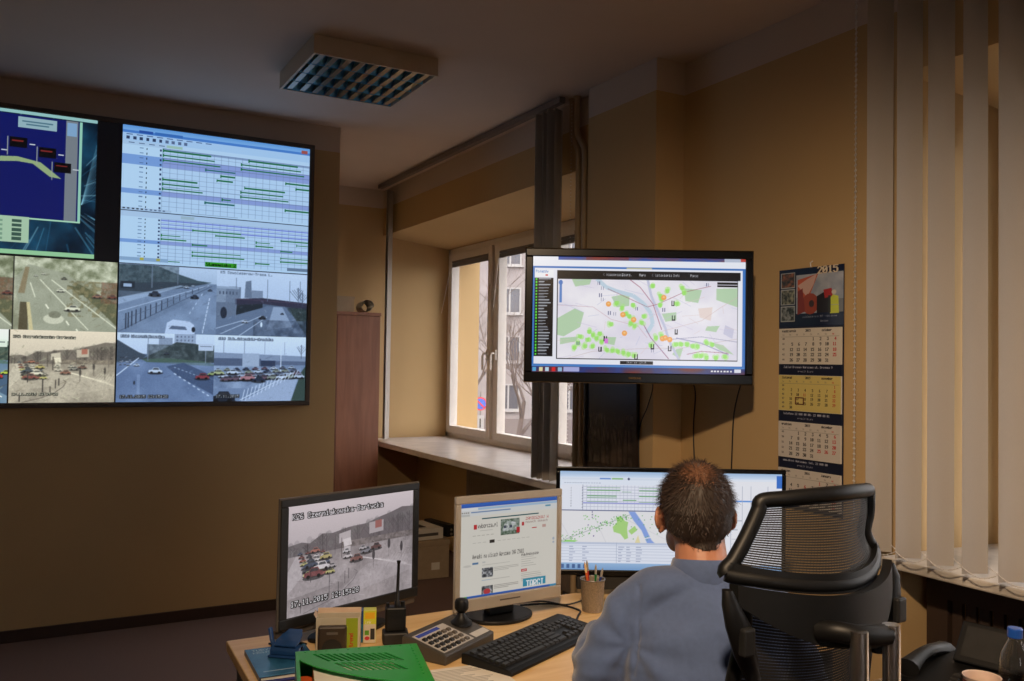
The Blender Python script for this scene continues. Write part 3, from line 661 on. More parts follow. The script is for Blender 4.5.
# ---------------------------------------------------------------- video wall
M['scr_wall'] = attr_mat('video_wall_light', emit=.86, rough=.35)
M['scr_tv'] = attr_mat('tv_screen_light', emit=.85, rough=.2)
M['scr_a'] = attr_mat('cctv_screen_light', emit=.78, rough=.25)
M['scr_b'] = attr_mat('office_screen_light', emit=.62, rough=.35)
M['scr_c'] = attr_mat('wide_screen_light', emit=.85, rough=.35)
M['print'] = attr_mat('printed_paper', 0, .7, .3)
M['printg'] = attr_mat('printed_gloss', 0, .25, .5)

vw = thing('video_wall', 'large video wall of tiled displays showing timetables and traffic cameras', 'video wall', (0, 5.26, 1.223))
f = MB(); f.box(-.71, 1.499, -.05, -.001, 0, .026); f.box(-.71, 1.499, -.05, -.001, 1.564, 1.59); f.box(1.471, 1.499, -.05, -.001, .026, 1.564); f.box(-.71, -.68, -.05, -.001, .026, 1.564); f.box(-.68, 1.471, -.03, -.001, .026, 1.564)
obj('outer_frame', f, mat('wall_frame_brown', srgb(84, 74, 68), .5), vw, bevel=.003)
def panel(cv, x0, x1, z0, z1):
    b = obj('display_tile', MB().box(x0, x1, -.042, -.03, z0, z1), 'blk', vw)
    picture('screen', cv, x1 - x0 - .004, z1 - z0 - .003, M['scr_wall'], b, (x0 + .002, -.0425, z0 + .0015))
BL = (178, 208, 255)
# right column: two timetable windows above, four camera views below
c = Cv(420, 306); gantt_windows(c); c.tint((.80, .92, 1.0)); panel(c, .42, 1.471, .796, 1.564)
c = Cv(420, 300)
highway(c.sub(0, 0, .495, .50)); bridge(c.sub(.495, 0, 1, .50)); avenue(c.sub(0, .5, .49, 1)); viaduct(c.sub(.49, .5, 1, 1))
for q_ in range(260):
    x_, y_ = random.random(), random.random(); k_ = random.uniform(.02, .08); v_ = random.choice(((60, 74, 100), (210, 222, 238), (90, 106, 134)))
    if .24 < (y_ % .5) / .5: c.line(x_, y_, min(1, x_ + k_ * random.uniform(-.5, .5)), min(1, y_ + k_ * .25), v_, random.uniform(.8, 3), .20)
for q_ in ((0, 0, .495, .5), (.495, 0, 1, .5), (0, .5, .49, 1), (.49, .5, 1, 1)): c.sub(*q_).soften(1, .035)
g_ = c.a.mean(2, keepdims=True); c.a[:] = .68 * c.a + .32 * g_ * np.array((.93, 1.0, 1.1))
c.rect(0, 0, 1, .006, (120, 130, 150)); c.tint((.90, .96, 1.03)); panel(c, .42, 1.471, .026, .796)
# left column: desktop with a drawing window, and two more camera views
c = Cv(420, 300, (6, 6, 10)); d = c.sub(0, 0, .89, .985)
d.noise(0, 0, 1, 1, (4, 18, 34), (26, 74, 104), 6, 1)
for k in range(70):
    a = random.uniform(0, 2 * PI); r1 = random.uniform(.05, .3); r2 = r1 + random.uniform(.1, .5); cc = random.choice([(60, 130, 170), (110, 180, 210), (20, 60, 90), (170, 220, 236)])
    d.line(.80 + math.cos(a) * r1, .58 + math.sin(a) * r1 * 1.2, .80 + math.cos(a) * r2, .58 + math.sin(a) * r2 * 1.2, cc, random.uniform(1, 3.5), .35)
for k in range(14): d.line(.93, .62 - .0 * k, 1, .57 - .03 * k, (150, 214, 236), 1.6, .25)
w_ = d.sub(0, .03, .925, .755)
w_.rect(0, 0, 1, 1, (18, 26, 100)); w_.rect(.915, 0, .978, 1, (120, 130, 140)); w_.rect(.985, 0, 1, 1, (150, 210, 190)); w_.rect(0, .985, 1, 1, (170, 220, 190)); w_.rect(.92, .02, .972, .15, (130, 170, 210)); w_ = w_.sub(.045, .02, 1.045, 1.02); w_.rect(.62, .0, .82, .10, (150, 184, 196)); w_.rect(.64, .03, .8, .045, (80, 120, 140)); w_.rect(.66, .06, .78, .072, (80, 120, 140))
w_.poly([(.30, .62), (.40, .52), (.52, .45), (.62, .43), (.70, .44), (.79, .55), (.85, .56), (.74, .42), (.62, .385), (.52, .40), (.40, .46), (.30, .56)], (150, 176, 130))
for x, y in ((.44, .28), (.58, .20), (.73, .27), (.81, .40), (.40, .3)): w_.rect(x, y, x + .09, y + .10, (10, 10, 14)); w_.line(x - .01, y, x - .01, y + .18, (160, 170, 160), 1.5); w_.rect(x + .01, y + .03, x + .07, y + .04, (120, 40, 40)); w_.rect(x + .10, y + .05, x + .13, y + .06, (200, 210, 220))
d.rect(0, 0, 1, .022, (150, 200, 200)); d.rect(.0, .97, 1, 1, (150, 206, 160))
l_ = d.sub(.0, .74, .68, .92); l_.rect(0, 0, 1, 1, (170, 204, 176))
for k in range(5): l_.rect(.05, .15 + .17 * k, .82, .24 + .17 * k, (90, 130, 110), .6); l_.rect(.88, .12 + .17 * k, .95, .24 + .17 * k, (60, 90, 80))
panel(c, -.68, .416, .796, 1.564)
c = Cv(440, 310)
diag_road(c.sub(.55, 0, 1, .50)); diag_road(c.sub(.10, 0, .545, .50)); crossing(c.sub(.54, .50, 1, 1), hp=6); avenue(c.sub(.08, .5, .535, 1))
for q_ in range(300):
    x_, y_ = random.uniform(.2, 1), random.random(); k_ = random.uniform(.02, .08); v_ = random.choice(((70, 66, 54), (220, 220, 210), (120, 110, 96)))
    if .2 < (y_ % .5) / .5: c.line(x_, y_, min(1, x_ + k_ * random.uniform(-.5, .5)), min(1, y_ + k_ * .3), v_, random.uniform(.8, 3), .22)
c.sub(.1, 0, 1, .5).soften(1, .04); c.sub(.54, .5, 1, 1).soften(0, .02); c.sub(.19, 0, 1, .5).tint((1.0, 1.02, .96), (16, 16, 14)); c.sub(.19, .5, 1, 1).tint((1.12, 1.14, 1.0)); panel(c, -.68, .416, .026, .796)

# ---------------------------------------------------------------- television on its wall arm
tv = thing('television', 'wall mounted black television showing a city map with green markers', 'television', (2.119, 2.7725, 1.426), R(-29.1))
W, H = .907, .532
body = MB(); body.prism([(-W / 2 + .002, .0), (W / 2 - .002, 0), (W / 2 - .002, .03), (W / 2 - .05, .05), (-W / 2 + .05, .05), (-W / 2 + .002, .03)], .002, H - .002)
obj('back_shell', body, 'blkm', tv)
b = MB(); b.box(-W / 2, W / 2, -.012, 0, 0, .040); b.box(-W / 2, W / 2, -.012, 0, H - .032, H); b.box(-W / 2, -W / 2 + .030, -.012, 0, .040, H - .032); b.box(W / 2 - .030, W / 2, -.012, 0, .040, H - .032)
obj('bezel', b, 'gloss', tv, bevel=.004)
M['tvedge'] = mat('clear_edge', srgb(120, 100, 74), .2, metal=.4)
obj('edge_trim', MB().tube([(-W / 2, -.006, 0), (-W / 2, -.006, H), (W / 2, -.006, H), (W / 2, -.006, 0), (-W / 2, -.006, 0)], .0028, 6), 'tvedge', tv)
c = Cv(420, 236, (240, 242, 250))
c.grad(0, 0, 1, .03, (40, 84, 170), (60, 110, 190)); c.rect(.25, 0, .45, .03, (130, 50, 40)); c.noise(.0, .0, 1, .03, (30, 70, 160), (150, 70, 60), 10, .6); c.rect(.9, 0, 1, .03, (190, 200, 220)); c.rect(.975, 0, 1, .025, (200, 70, 60))
c.rect(0, .0, .12, .085, (240, 244, 252)); c.rect(0, .03, 1, .085, (238, 242, 252)); c.rect(0, .085, 1, .93, (60, 120, 196)); c.rect(0.01, .1, .985, .93, (238, 240, 250)); c.rect(.44, .09, .56, .1, (190, 190, 160))
c.rect(.115, .118, .975, .19, (14, 14, 18))
for x, t in ((.33, '< Wiadomosci'), (.4, '|'), (.42, 'Zdarz.'), (.50, 'Mapa'), (.56, '< Ustawienia'), (.66, 'Info'), (.74, 'Pomoc')): c.text(x, .138, t, 6, (235, 235, 240), wx=.55)
c.rect(.01, .185, .098, .865, (10, 12, 18)); r = random.Random(2)
for k in range(26):
    y = .192 + k * .0258; c.rect(.014, y, .022, y + .014, (90, 220, 60)); c.rect(.028, y, .028 + r.uniform(.025, .06), y + .007, (215, 220, 230), .8); c.rect(.028, y + .011, .028 + r.uniform(.02, .045), y + .016, (150, 156, 170), .6)
c.rect(.01, .12, .098, .18, (246, 248, 252)); c.text(.015, .12, 'Pojazdy', 6, (60, 110, 190), wx=.6); c.rect(.06, .155, .072, .168, (210, 60, 50))
m = c.sub(.115, .19, .965, .885); m.rect(0, 0, 1, 1, (238, 236, 244)); m.noise(0, 0, 1, 1, (226, 222, 238), (246, 244, 250), 5, .9)
G = (168, 208, 158)
for pts in ([(.08, .0), (.19, 0), (.18, .07), (.10, .10)], [(.30, .22), (.40, .17), (.40, .33), (.33, .35)], [(.0, .5), (.10, .37), (.15, .42), (.13, .6), (.04, .72), (.0, .7)], [(.02, .74), (.12, .72), (.11, .78), (.02, .82)], [(.88, .1), (1, .09), (1, .33), (.88, .24)], [(.70, .1), (.80, .12), (.78, .28), (.71, .26)], [(.58, .42), (.66, .40), (.66, .5), (.6, .52)], [(.83, .57), (.9, .56), (.88, .64), (.82, .62)], [(.84, .76), (.92, .8), (.98, .92), (.9, .86)], [(.26, .72), (.33, .72), (.32, .82), (.27, .8)], [(.66, .86), (.7, .84), (.68, .98), (.64, .92)]): m.poly(pts, G, .75)
m.poly([(.78, .35), (.86, .33), (.85, .5), (.79, .46)], (236, 216, 208), .8); m.poly([(.93, .55), (.98, .6), (.97, .72), (.92, .66)], (200, 200, 224), .8)
m.path([(.22, 0), (.27, .10), (.33, .15), (.42, .2), (.48, .3), (.52, .42), (.53, .55), (.50, .66)], (196, 216, 232), 8); m.path([(.50, .0), (.52, .2), (.56, .4), (.60, .6), (.62, .75), (.68, 1)], (200, 204, 228), 5)
for pts, cc, w in (([(.40, 0), (.46, .1), (.53, .3), (.58, .62)], (150, 60, 90), 1.3), ([(.28, .12), (.5, .34), (.56, .30), (.7, .15), (.85, .07)], (150, 70, 90), 1), ([(.48, .56), (.52, .72), (.62, .98)], (130, 60, 100), 1.4), ([(.0, .33), (.2, .35), (.3, .5), (.45, .58), (.5, .72)], (206, 170, 180), 1), ([(.05, 1), (.2, .9), (.45, .86), (.7, .84), (1, .72)], (206, 190, 190), 1), ([(.58, .64), (.8, .5), (.9, .34), (1, .2)], (216, 190, 190), .9), ([(.62, .74), (.8, .70), (1, .76)], (150, 150, 180), 1.2), ([(.66, .72), (.8, .78), (.95, .92)], (150, 150, 190), 2), ([(.72, .92), (.8, .88), (.95, .90)], (150, 70, 90), 1.1)): m.path(pts, cc, w, .8)
for k in range(60):
    a = r.uniform(0, 1); b_ = r.uniform(0, 1); m.line(a, b_, a + r.uniform(-.12, .12), b_ + r.uniform(-.12, .12), r.choice([(206, 196, 226), (226, 206, 206), (190, 196, 226)]), .9, .7)
def mark(x, y, c_, s=.011): m.poly([(x - s, y - s * 2.4), (x + s, y - s * 2.4), (x + s, y + s * 1.4), (x, y + s * 2.8), (x - s, y + s * 1.4)], c_, .7)
GR = (150, 232, 96); marks = [(.18, .66), (.20, .70), (.22, .74), (.17, .76), (.24, .68), (.13, .72), (.16, .84), (.20, .84), (.1, .86), (.25, .78), (.28, .88), (.31, .89), (.34, .90), (.37, .91), (.40, .93), (.43, .95), (.38, .43), (.40, .46), (.42, .50), (.41, .55), (.43, .58), (.30, .56), (.48, .46), (.47, .54), (.61, .14), (.57, .2), (.53, .08), (.69, .1), (.70, .16), (.57, .32), (.66, .30), (.58, .24), (.55, .72), (.58, .70), (.66, .80), (.69, .80), (.72, .80), (.75, .82), (.78, .82), (.83, .78), (.86, .80), (.80, .94), (.83, .96), (.88, .96), (.93, .94), (.77, .94), (.33, .30), (.36, .36), (.52, .82), (.12, .80), (.42, .32)]
for x, y in marks:
    for q_ in range(3): m.ell(x + r.uniform(-.012, .012), y + r.uniform(-.03, .02), .012, .030, (176, 240, 130), .45)
for x, y in marks: mark(x, y, GR)
for x, y in ((.285, .31), (.365, .44), (.425, .50), (.375, .67), (.59, .22), (.585, .73), (.625, .74), (.60, .72)): m.ell(x, y, .015, .034, (246, 170, 90)); m.ell(x, y - .005, .007, .012, (250, 205, 140))
for x, y in ((.64, .29), (.645, .47), (.66, .64), (.625, .85), (.27, .74), (.53, .83), (.44, .96), (.24, .87)): m.rect(x - .009, y - .03, x - .003, y + .03, (10, 10, 14)); m.rect(x + .004, y - .03, x + .010, y + .03, (10, 10, 14)); m.rect(x - .009, y + .02, x + .01, y + .035, (30, 30, 40))
for x, y in ((.23, .05), (.25, .11), (.24, .2), (.25, .25), (.29, .42), (.32, .43), (.44, .36), (.59, .37), (.12, .80), (.53, .88), (.83, .05)): m.rect(x - .008, y - .02, x - .003, y + .025, (120, 124, 160)); m.rect(x + .003, y - .02, x + .008, y + .025, (120, 124, 160))
m.rect(.265, .74, .285, .80, (224, 130, 226)); m.rect(.885, .02, 1, .05, (16, 16, 20)); m.rect(.885, .055, 1, .08, (16, 16, 20)); m.rect(.012, .02, .026, .3, (100, 140, 206)); m.ell(.02, .05, .012, .03, (90, 130, 200))
for a in ((0, 0, 1, .008), (0, .99, 1, 1), (0, 0, .004, 1), (.996, 0, 1, 1)): m.rect(*a, (24, 26, 34))
c.rect(.415, .895, .57, .925, (16, 16, 20)); c.text(.445, .9, 'Stan na 12:15', 5, (230, 230, 236), wx=.6)
c.grad(0, .93, 1, .95, (60, 120, 196), (80, 140, 210)); c.noise(.0, .95, 1, 1, (40, 60, 130), (110, 40, 40), 7, 1, thr=None); c.rect(.15, .955, .225, .99, (170, 176, 226))
for k, cc in enumerate(((90, 170, 220), (230, 220, 170), (190, 220, 240), (220, 40, 40), (150, 190, 220))): c.rect(.005 + .03 * k, .958, .022 + .03 * k, .99, cc)
for k in range(7): c.rect(.84 + .015 * k, .965, .849 + .015 * k, .98, (235, 235, 240))
c.rect(.95, .955, .98, .985, (225, 228, 240))
picture('screen', c, W - .060, H - .072, M['scr_tv'], tv, (-W / 2 + .03, -.002, .040))
c = Cv(90, 16, (10, 10, 12)); c.text(.02, .1, 'SAMSUNG', 13, (150, 120, 80), wx=.95)
picture('brand_lettering', c, .052, .0095, M['print'], tv, (-.04, -.0125, .015))
arm = MB(); arm.box(-.1, .1, .05, .065, .16, .36); 
obj('mount_plate', arm, 'blkm', tv)
Mi = Matrix.Translation((2.119, 2.7725, 1.426)) @ Euler((0, 0, R(-29.1))).to_matrix().to_4x4(); Mi.invert()
wl = lambda x, y, z: Mi @ Vector((x, y, z))
obj('wall_mount_arm', MB().tube([(0, .065, .26), wl(2.38, 3.12, 1.686), wl(2.725, 2.98, 1.686)], .016, 8), 'blkm', tv)
q = MB(); q.box(2.715, 2.729, 2.9, 3.06, 1.59, 1.79); q.v = [tuple(wl(*v)) for v in q.v]; obj('wall_plate', q, 'blkm', tv)

def cable(label, pts, r=.0032, cat='cable', m='blkm'):
    P = [Vector(p) for p in pts]; out = []
    for i in range(len(P) - 1):
        a, b, c_, d_ = P[max(i - 1, 0)], P[i], P[i + 1], P[min(i + 2, len(P) - 1)]
        for t in range(6):
            t /= 6; out.append(.5 * ((2 * b) + (c_ - a) * t + (2 * a - 5 * b + 4 * c_ - d_) * t * t + (3 * b - a - 3 * c_ + d_) * t ** 3))
    out.append(P[-1]); o = obj('power_cord' if cat == 'cord' else 'cable', MB().tube(out, r, 6), m, smooth=True)
    return tag(o, label, cat)
cable('thin black cable hanging down the wall under the right end of the television', [(2.66, 2.75, 1.46), (2.715, 2.86, 1.3), (2.722, 2.88, 1.1), (2.722, 2.885, .9), (2.722, 2.88, .70)])
cable('thin black cable hanging straight down under the middle of the television', [(2.45, 2.86, 1.47), (2.70, 3.10, 1.38), (2.722, 3.135, 1.2), (2.722, 3.12, .95), (2.722, 3.12, .70)])
cable('short black cable slanting to the pillar below the television, left of the hanging cables', [(2.30, 2.93, 1.50), (2.50, 3.16, 1.40), (2.548, 3.26, 1.30), (2.552, 3.325, 1.18), (2.552, 3.315, .9)], .0026)

# ---------------------------------------------------------------- framed picture on the pillar
pc = thing('framed_picture', 'dark framed picture of bare winter trees on the wall pillar', 'picture', (2.558, 3.785, .80), R(-90))
f = MB(); PW, PH = .455, .76
f.box(0, PW, -.02, 0, 0, .018); f.box(0, PW, -.02, 0, PH - .018, PH); f.box(0, .016, -.02, 0, .018, PH - .018); f.box(PW - .03, PW, -.02, 0, .018, PH - .018)
obj('frame', f, mat('dark_frame', srgb(44, 34, 30), .25), pc, bevel=.002)
c = Cv(110, 190, (46, 38, 40)); c.grad(0, 0, 1, 1, (36, 30, 34), (52, 40, 34)); c.rect(0, .50, .9, .60, (92, 78, 66), .7); c.noise(0, .4, 1, .75, (40, 32, 28), (98, 82, 66), 7, .6)
for k in range(8): branches(c, .06 + .115 * k + r.uniform(-.03, .03), .8 + r.uniform(-.1, .15), .75, (26, 20, 22), 9, 1.3, r)
c.soften(2, .02)
c.poly([(.5, 1), (.55, .6), (.68, .58), (.8, 1)], (80, 66, 54), .5)
picture('print', c, PW - .046, PH - .036, M['printg'], pc, (.016, -.008, .018))

# ---------------------------------------------------------------- wall calendar
ca = thing('wall_calendar', 'four month wall calendar for 2015 hanging beside the blind', 'calendar', (2.728, 2.612, .925), R(-90))
CW, CH = .328, .975
obj('backing_board', MB().box(0, CW, -.003, -.0005, 0, CH), mat('navy_board', srgb(22, 28, 52), .5), ca)
h = Cv(240, 178, (22, 30, 56)); h.rect(.28, .12, .99, .78, (150, 160, 176)); h.noise(.28, .12, .99, .5, (140, 150, 170), (196, 200, 210), 4, .6)
h.poly([(.30, .75), (.30, .2), (.5, .15), (.62, .12), (.5, .45), (.58, .75)], (190, 92, 62)); h.poly([(.3, .3), (.45, .2), (.6, .12), (.55, .3), (.45, .5)], (206, 170, 160)); h.ell(.5, .62, .13, .18, (150, 66, 44)); h.poly([(.3, .4), (.38, .35), (.42, .75), (.3, .8)], (130, 50, 40)); h.ell(.52, .62, .04, .06, (60, 40, 36)); h.poly([(.6, .5), (.78, .4), (.8, .78), (.6, .78)], (40, 34, 34)); h.poly([(.7, .4), (.82, .38), (.84, .52), (.72, .54)], (170, 44, 40)); h.rect(.85, .56, .99, .78, (120, 124, 130))
h.poly([(.80, .80), (.80, .55), (.84, .49), (.92, .52), (.93, .80)], (206, 220, 60)); h.ell(.855, .45, .035, .04, (214, 210, 200)); h.line(.81, .66, .93, .66, (180, 186, 160), 2); h.rect(.77, .5, .81, .78, (50, 50, 40))
for k, cc in enumerate(((150, 96, 70), (150, 150, 130), (140, 146, 150))): h.rect(.03, .06 + .29 * k, .26, .33 + .29 * k, (170, 176, 180)); h.noise(.04, .075 + .29 * k, .25, .315 + .29 * k, (44, 50, 48), cc, 5, 1)
for dx in (0, .006): h.text(.60 + dx, .0, '2015', 26, (225, 214, 190) if dx else (110, 60, 40), wx=.72, bold=1)
h.text(.38, .82, 'www.kalendarze na rok 2015 - roboty drogowe', 7, (170, 176, 196), wx=.42); h.text(.66, .9, 'Warszawa', 7, (170, 176, 196), wx=.5)
picture('header_picture', h, CW, .235, M['printg'], ca, (0, -.0038, CH - .235))
months = [('pazdziernik', '2015', 'october', 3, 31, 40, (), (212, 206, 196)), ('listopad', '2015', 'november', 6, 30, 44, (11,), (208, 192, 118)), ('grudzien', '2015', 'december', 1, 31, 49, (25, 26), (206, 200, 194)), ('styczen', '2016', 'january', 4, 31, 53, (1, 6), (206, 200, 194))]
zt = CH - .243
for i, (pl, yr, en, first, nd, wk, red, bg) in enumerate(months):
    PHt = .145
    pad = obj('month_pad', MB().box(.006, CW - .006, -.009, -.003, zt - PHt, zt), 'paper', ca)
    p = Cv(264, 126, bg); K = (40, 40, 44); RD = (186, 40, 40)
    p.text(.05, .03, pl, 10, K, wx=.58, bold=1); p.text(.44, .03, yr, 10, K, wx=.58, bold=1); p.text(.70, .03, en, 10, K, wx=.58, bold=1)
    cw_ = .92 / 8
    for j, d_ in enumerate(('ty', 'Pn', 'Wt', 'Sr', 'Cz', 'Pt', 'So', 'Nd')): p.text(.06 + cw_ * j, .15, d_, 7, (110, 108, 104) if j < 7 else RD, wx=.55)
    p.line(.03, .235, .97, .235, (120, 116, 110), 1)
    rows = (first + nd + 6) // 7; rh = .74 / max(5, rows)
    for rr_ in range(rows):
        p.text(.055, .26 + rh * rr_, str(wk + rr_ if wk + rr_ <= 53 or i == 0 else wk + rr_ - 53), 8, (90, 88, 86), wx=.6, bold=1)
    for d_ in range(1, nd + 1):
        k = first + d_ - 1; cc = RD if (k % 7 == 6 or d_ in red) else K
        p.text(.065 + cw_ * (k % 7 + 1), .25 + rh * (k // 7), '%2d' % d_, 13 if rows < 6 else 11, cc, wx=.56, bold=1)
    picture('printed_sheet', p, CW - .014, PHt - .002, M['print'], pad, (.007, -.0093, zt - PHt + .001))
    if i == 1:
        k = first + 16; x_ = .007 + (CW - .014) * (.05 + cw_ * (k % 7 + 1)); z_ = zt - (.24 + rh * (k // 7)) * PHt
        fr = MB(); fr.box(x_, x_ + .045, -.011, -.0095, z_ - .004, z_); fr.box(x_, x_ + .045, -.011, -.0095, z_ - .030, z_ - .026); fr.box(x_, x_ + .004, -.011, -.0095, z_ - .026, z_ - .004); fr.box(x_ + .041, x_ + .045, -.011, -.0095, z_ - .026, z_ - .004)
        obj('day_marker', fr, mat('marker_brown', srgb(96, 40, 30), .4), ca)
    if i < 3:
        s_ = Cv(240, 34, (22, 28, 52)); s_.text(.06, .1, ('Zaklad Drogowy Warszawa ul. Drogowa 9', 'telefony 22 000 00 00, 22 000 00 01', 'www.drogi Warszawa, tel. 22 000 00')[i], 9, (176, 180, 200), wx=.58, bold=1); s_.text(.3, .55, 'e-mail: biuro', 8, (176, 180, 200), wx=.6)
        picture('printed_strip', s_, CW - .02, .036, M['print'], ca, (.01, -.0038, zt - PHt - .041))
    zt -= PHt + .045
obj('hanging_hook', MB().tube([(CW / 2, -.001, CH), (CW / 2, -.004, CH + .018), (CW / 2 + .01, -.002, CH + .024)], .003, 6), 'pvc', ca)

# ---------------------------------------------------------------- cabinet, boxes, radiator
cb = thing('tall_cabinet', 'tall reddish wood cabinet standing in the recess beside the video wall', 'cabinet', (2.04, 6.68, 0))
obj('body', MB().box(-.345, .345, -.27, .27, .06, 1.845), 'cab', cb); obj('plinth', MB().box(-.33, .33, -.25, .25, 0, .06), 'skirt', cb); obj('top_board', MB().box(-.352, .352, -.285, .28, 1.845, 1.872), 'cab', cb, bevel=.003)
for s in (-1, 1): 
    dd = obj('door', MB().box(-.343 if s < 0 else .002, -.002 if s < 0 else .343, -.288, -.271, .07, 1.84), 'cab', cb)
t = tag(obj('archive_box', MB().box(-.16, .10, -.13, .12, 0, .105).box(-.165, .105, -.135, .125, .105, .122), 'card', loc=(2.10, 6.62, 1.873)), 'flat brown archive box lying on top of the tall cabinet', 'box')
ro = MB(); pts = []
ro.loft([[(x_, (.036 + .0050 * a_ / 6) * math.cos(a_ / 2), .045 + (.036 + .0050 * a_ / 6) * math.sin(a_ / 2)) for a_ in range(0, 20)] for x_ in (-.0, .28)], closed=False, cap=False)
rl = obj('paper_roll', ro, 'paper', loc=(2.30, 6.46, 1.880), rot=(0, 0, R(80))); tag(rl, 'loosely rolled white paper on the cabinet top beside the brown box', 'paper roll')
cr = thing('cardboard_carton', 'brown cardboard carton on the floor beneath the left windowsill', 'box', (2.46, 5.72, 0), R(-4))
obj('carton_body', MB().box(-.16, .15, -.19, .19, 0, .225), 'card', cr, bevel=.003); obj('carton_lid', MB().box(-.165, .155, -.195, .195, .226, .262), 'card', cr, bevel=.003)
obj('carton_label', MB().box(.02, .08, -.192, -.1905, .06, .11), 'paper', cr)
ab = thing('file_box', 'white file box with a dark label on top of the brown carton', 'box', (2.44, 5.72, .263), R(4))
obj('box_body', MB().box(-.15, .12, -.16, .16, 0, .075), 'paper', ab, bevel=.003); obj('box_label', MB().box(-.10, .02, -.09, .03, .0752, .0765), 'skirt', ab); obj('front_print', MB().box(-.11, .08, -.1615, -.1602, .025, .045), 'greym', ab)
bn = thing('ring_binder', 'black ring binder lying across the carton behind the white file box', 'binder', (2.66, 5.80, .265), R(10))
ab2 = obj('cover', MB().box(-.03, .03, -.15, .15, .0, .085), 'blkm', bn, bevel=.004)
for z in (.02, .05): obj('finger_ring', MB().tube([(.0, -.152 + .0, z), (.0, -.157, z)], .009, 10), 'chrome', bn)
bn.location = (2.615, 5.74, .263)
rd = thing('radiator', 'panel radiator in the niche under the left windowsill', 'radiator', (2.86, 5.0, 0))
m = MB(); m.box(-.05, -.035, -.7, .7, .15, .72); m.box(.02, .035, -.7, .7, .15, .72)
for k in range(40): m.box(-.053, -.05, -.68 + k * .034, -.662 + k * .034, .18, .69)
obj('front_panel', m, mat('radiator_paint', srgb(120, 108, 96), .4), rd); obj('top_grille', MB().box(-.05, .035, -.7, .7, .72, .735), 'greym', rd)
obj('valve_pipe', MB().tube([(0, -.7, .2), (0, -.76, .2), (0, -.76, .01)], .01, 8), 'pipe', rd)
for y in (-.6, .6): obj('foot', MB().box(-.03, .03, y - .015, y + .015, 0, .15), 'greym', rd)

rc = thing('radiator_cover', 'dark brown radiator cover in the niche under the right windowsill', 'radiator cover', (2.83, .78, 0))
m = MB(); m.box(-.02, .02, -1.2, 1.21, .70, .79); m.box(-.02, .02, -1.2, 1.21, .05, .14); m.box(-.02, .02, -1.2, -1.12, .14, .70); m.box(-.02, .02, 1.13, 1.21, .14, .70)
M['dkb'] = mat('dark_brown_board', srgb(56, 42, 34), .6); obj('cover_frame', m, 'dkb', rc)
m = MB()
for k in range(46): m.box(-.012, .004, -1.11 + .0487 * k, -1.11 + .0487 * k + .036, .14, .70)
obj('cover_slats', m, 'dkb', rc)
for y in (-1.1, 1.1): obj('foot', MB().box(-.02, .02, y - .03, y + .03, 0, .05), 'dkb', rc)

# ---------------------------------------------------------------- desk
dk = thing('office_desk', 'light beech office desk carrying the three monitors', 'desk', (1.4, 2.0, 0))
X0, Y0 = 1.4, 2.0
poly = [(.455, 1.67), (2.04, 1.67), (2.09, 1.70), (2.18, 1.86), (2.19, 1.90), (2.19, 2.395), (.478, 2.395)]
obj('tabletop', MB().prism([(x - X0, y - Y0) for x, y in poly], .722, .75), 'desk', dk, bevel=.003)
obj('side_panel', MB().box(.50 - X0, .525 - X0, 1.74 - Y0, 2.36 - Y0, 0, .721), 'greym', dk)
obj('modesty_panel', MB().box(.526 - X0, 2.10 - X0, 2.33 - Y0, 2.348 - Y0, .30, .721), 'desk', dk)
for lx, ly in ((2.12, 2.30), (2.0, 1.74)): obj('leg', MB().tube([(lx - X0, ly - Y0, 0), (lx - X0, ly - Y0, .721)], .025, 14), 'greym', dk)
stb = thing('side_table', 'small beech side table beside the windowsill carrying the desk phone', 'table', (2.15, 1.0, 0))
obj('tabletop', MB().box(-.36, .40, -.45, .415, .722, .75), 'desk', stb, bevel=.003)
for lx in (-.32, .36):
    for ly in (-.40, .37): obj('leg', MB().tube([(lx, ly, 0), (lx, ly, .721)], .02, 12), 'greym', stb)
# ---------------------------------------------------------------- monitors
def monitor(label, loc, rz, W, H, z0, bez, body_m, cv, scr_m, back=.05, base_r=(.13, .09), base_y=.0, group=None, tilt=0, neckw=.035, stand_m='blk', chin=None):
    t = thing('computer_monitor', label, 'monitor', (loc[0], loc[1], .7505), rz, group); z = z0 - .75
    l, r_, tp, bt = bez
    b = MB(); b.box(-W / 2, W / 2, 0, .014, z, z + bt); b.box(-W / 2, W / 2, 0, .014, z + H - tp, z + H); b.box(-W / 2, -W / 2 + l, 0, .014, z + bt, z + H - tp); b.box(W / 2 - r_, W / 2, 0, .014, z + bt, z + H - tp)
    obj('bezel', b, body_m[0], t, bevel=.003)
    s = MB(); s.add([(-W / 2 + .001, .014, z + .001), (W / 2 - .001, .014, z + .001), (W / 2 - .001, .014, z + H - .001), (-W / 2 + .001, .014, z + H - .001),
                     (-W / 2 + .05, back, z + .04), (W / 2 - .05, back, z + .04), (W / 2 - .05, back, z + H - .04), (-W / 2 + .05, back, z + H - .04)],
                    [(0, 1, 2, 3), (7, 6, 5, 4), (0, 4, 5, 1), (1, 5, 6, 2), (2, 6, 7, 3), (3, 7, 4, 0)])
    obj('back_shell', s, body_m[1], t)
    picture('screen', cv, W - l - r_, H - tp - bt, scr_m, t, (-W / 2 + l, .0045, z + bt))
    obj('neck', MB().box(-neckw, neckw, max(back, base_y - .015), max(back, base_y - .015) + .03, .010, z + H * .45), stand_m, t, bevel=.006)
    pr = [(base_r[0] * math.cos(a * PI / 18), base_y + base_r[1] * math.sin(a * PI / 18)) for a in range(36)]
    obj('base', MB().prism(pr, 0, .012), stand_m, t, bevel=.004)
    return t
c = Cv(600, 384); c.k = 1.5; crossing(c, hp=14.5)
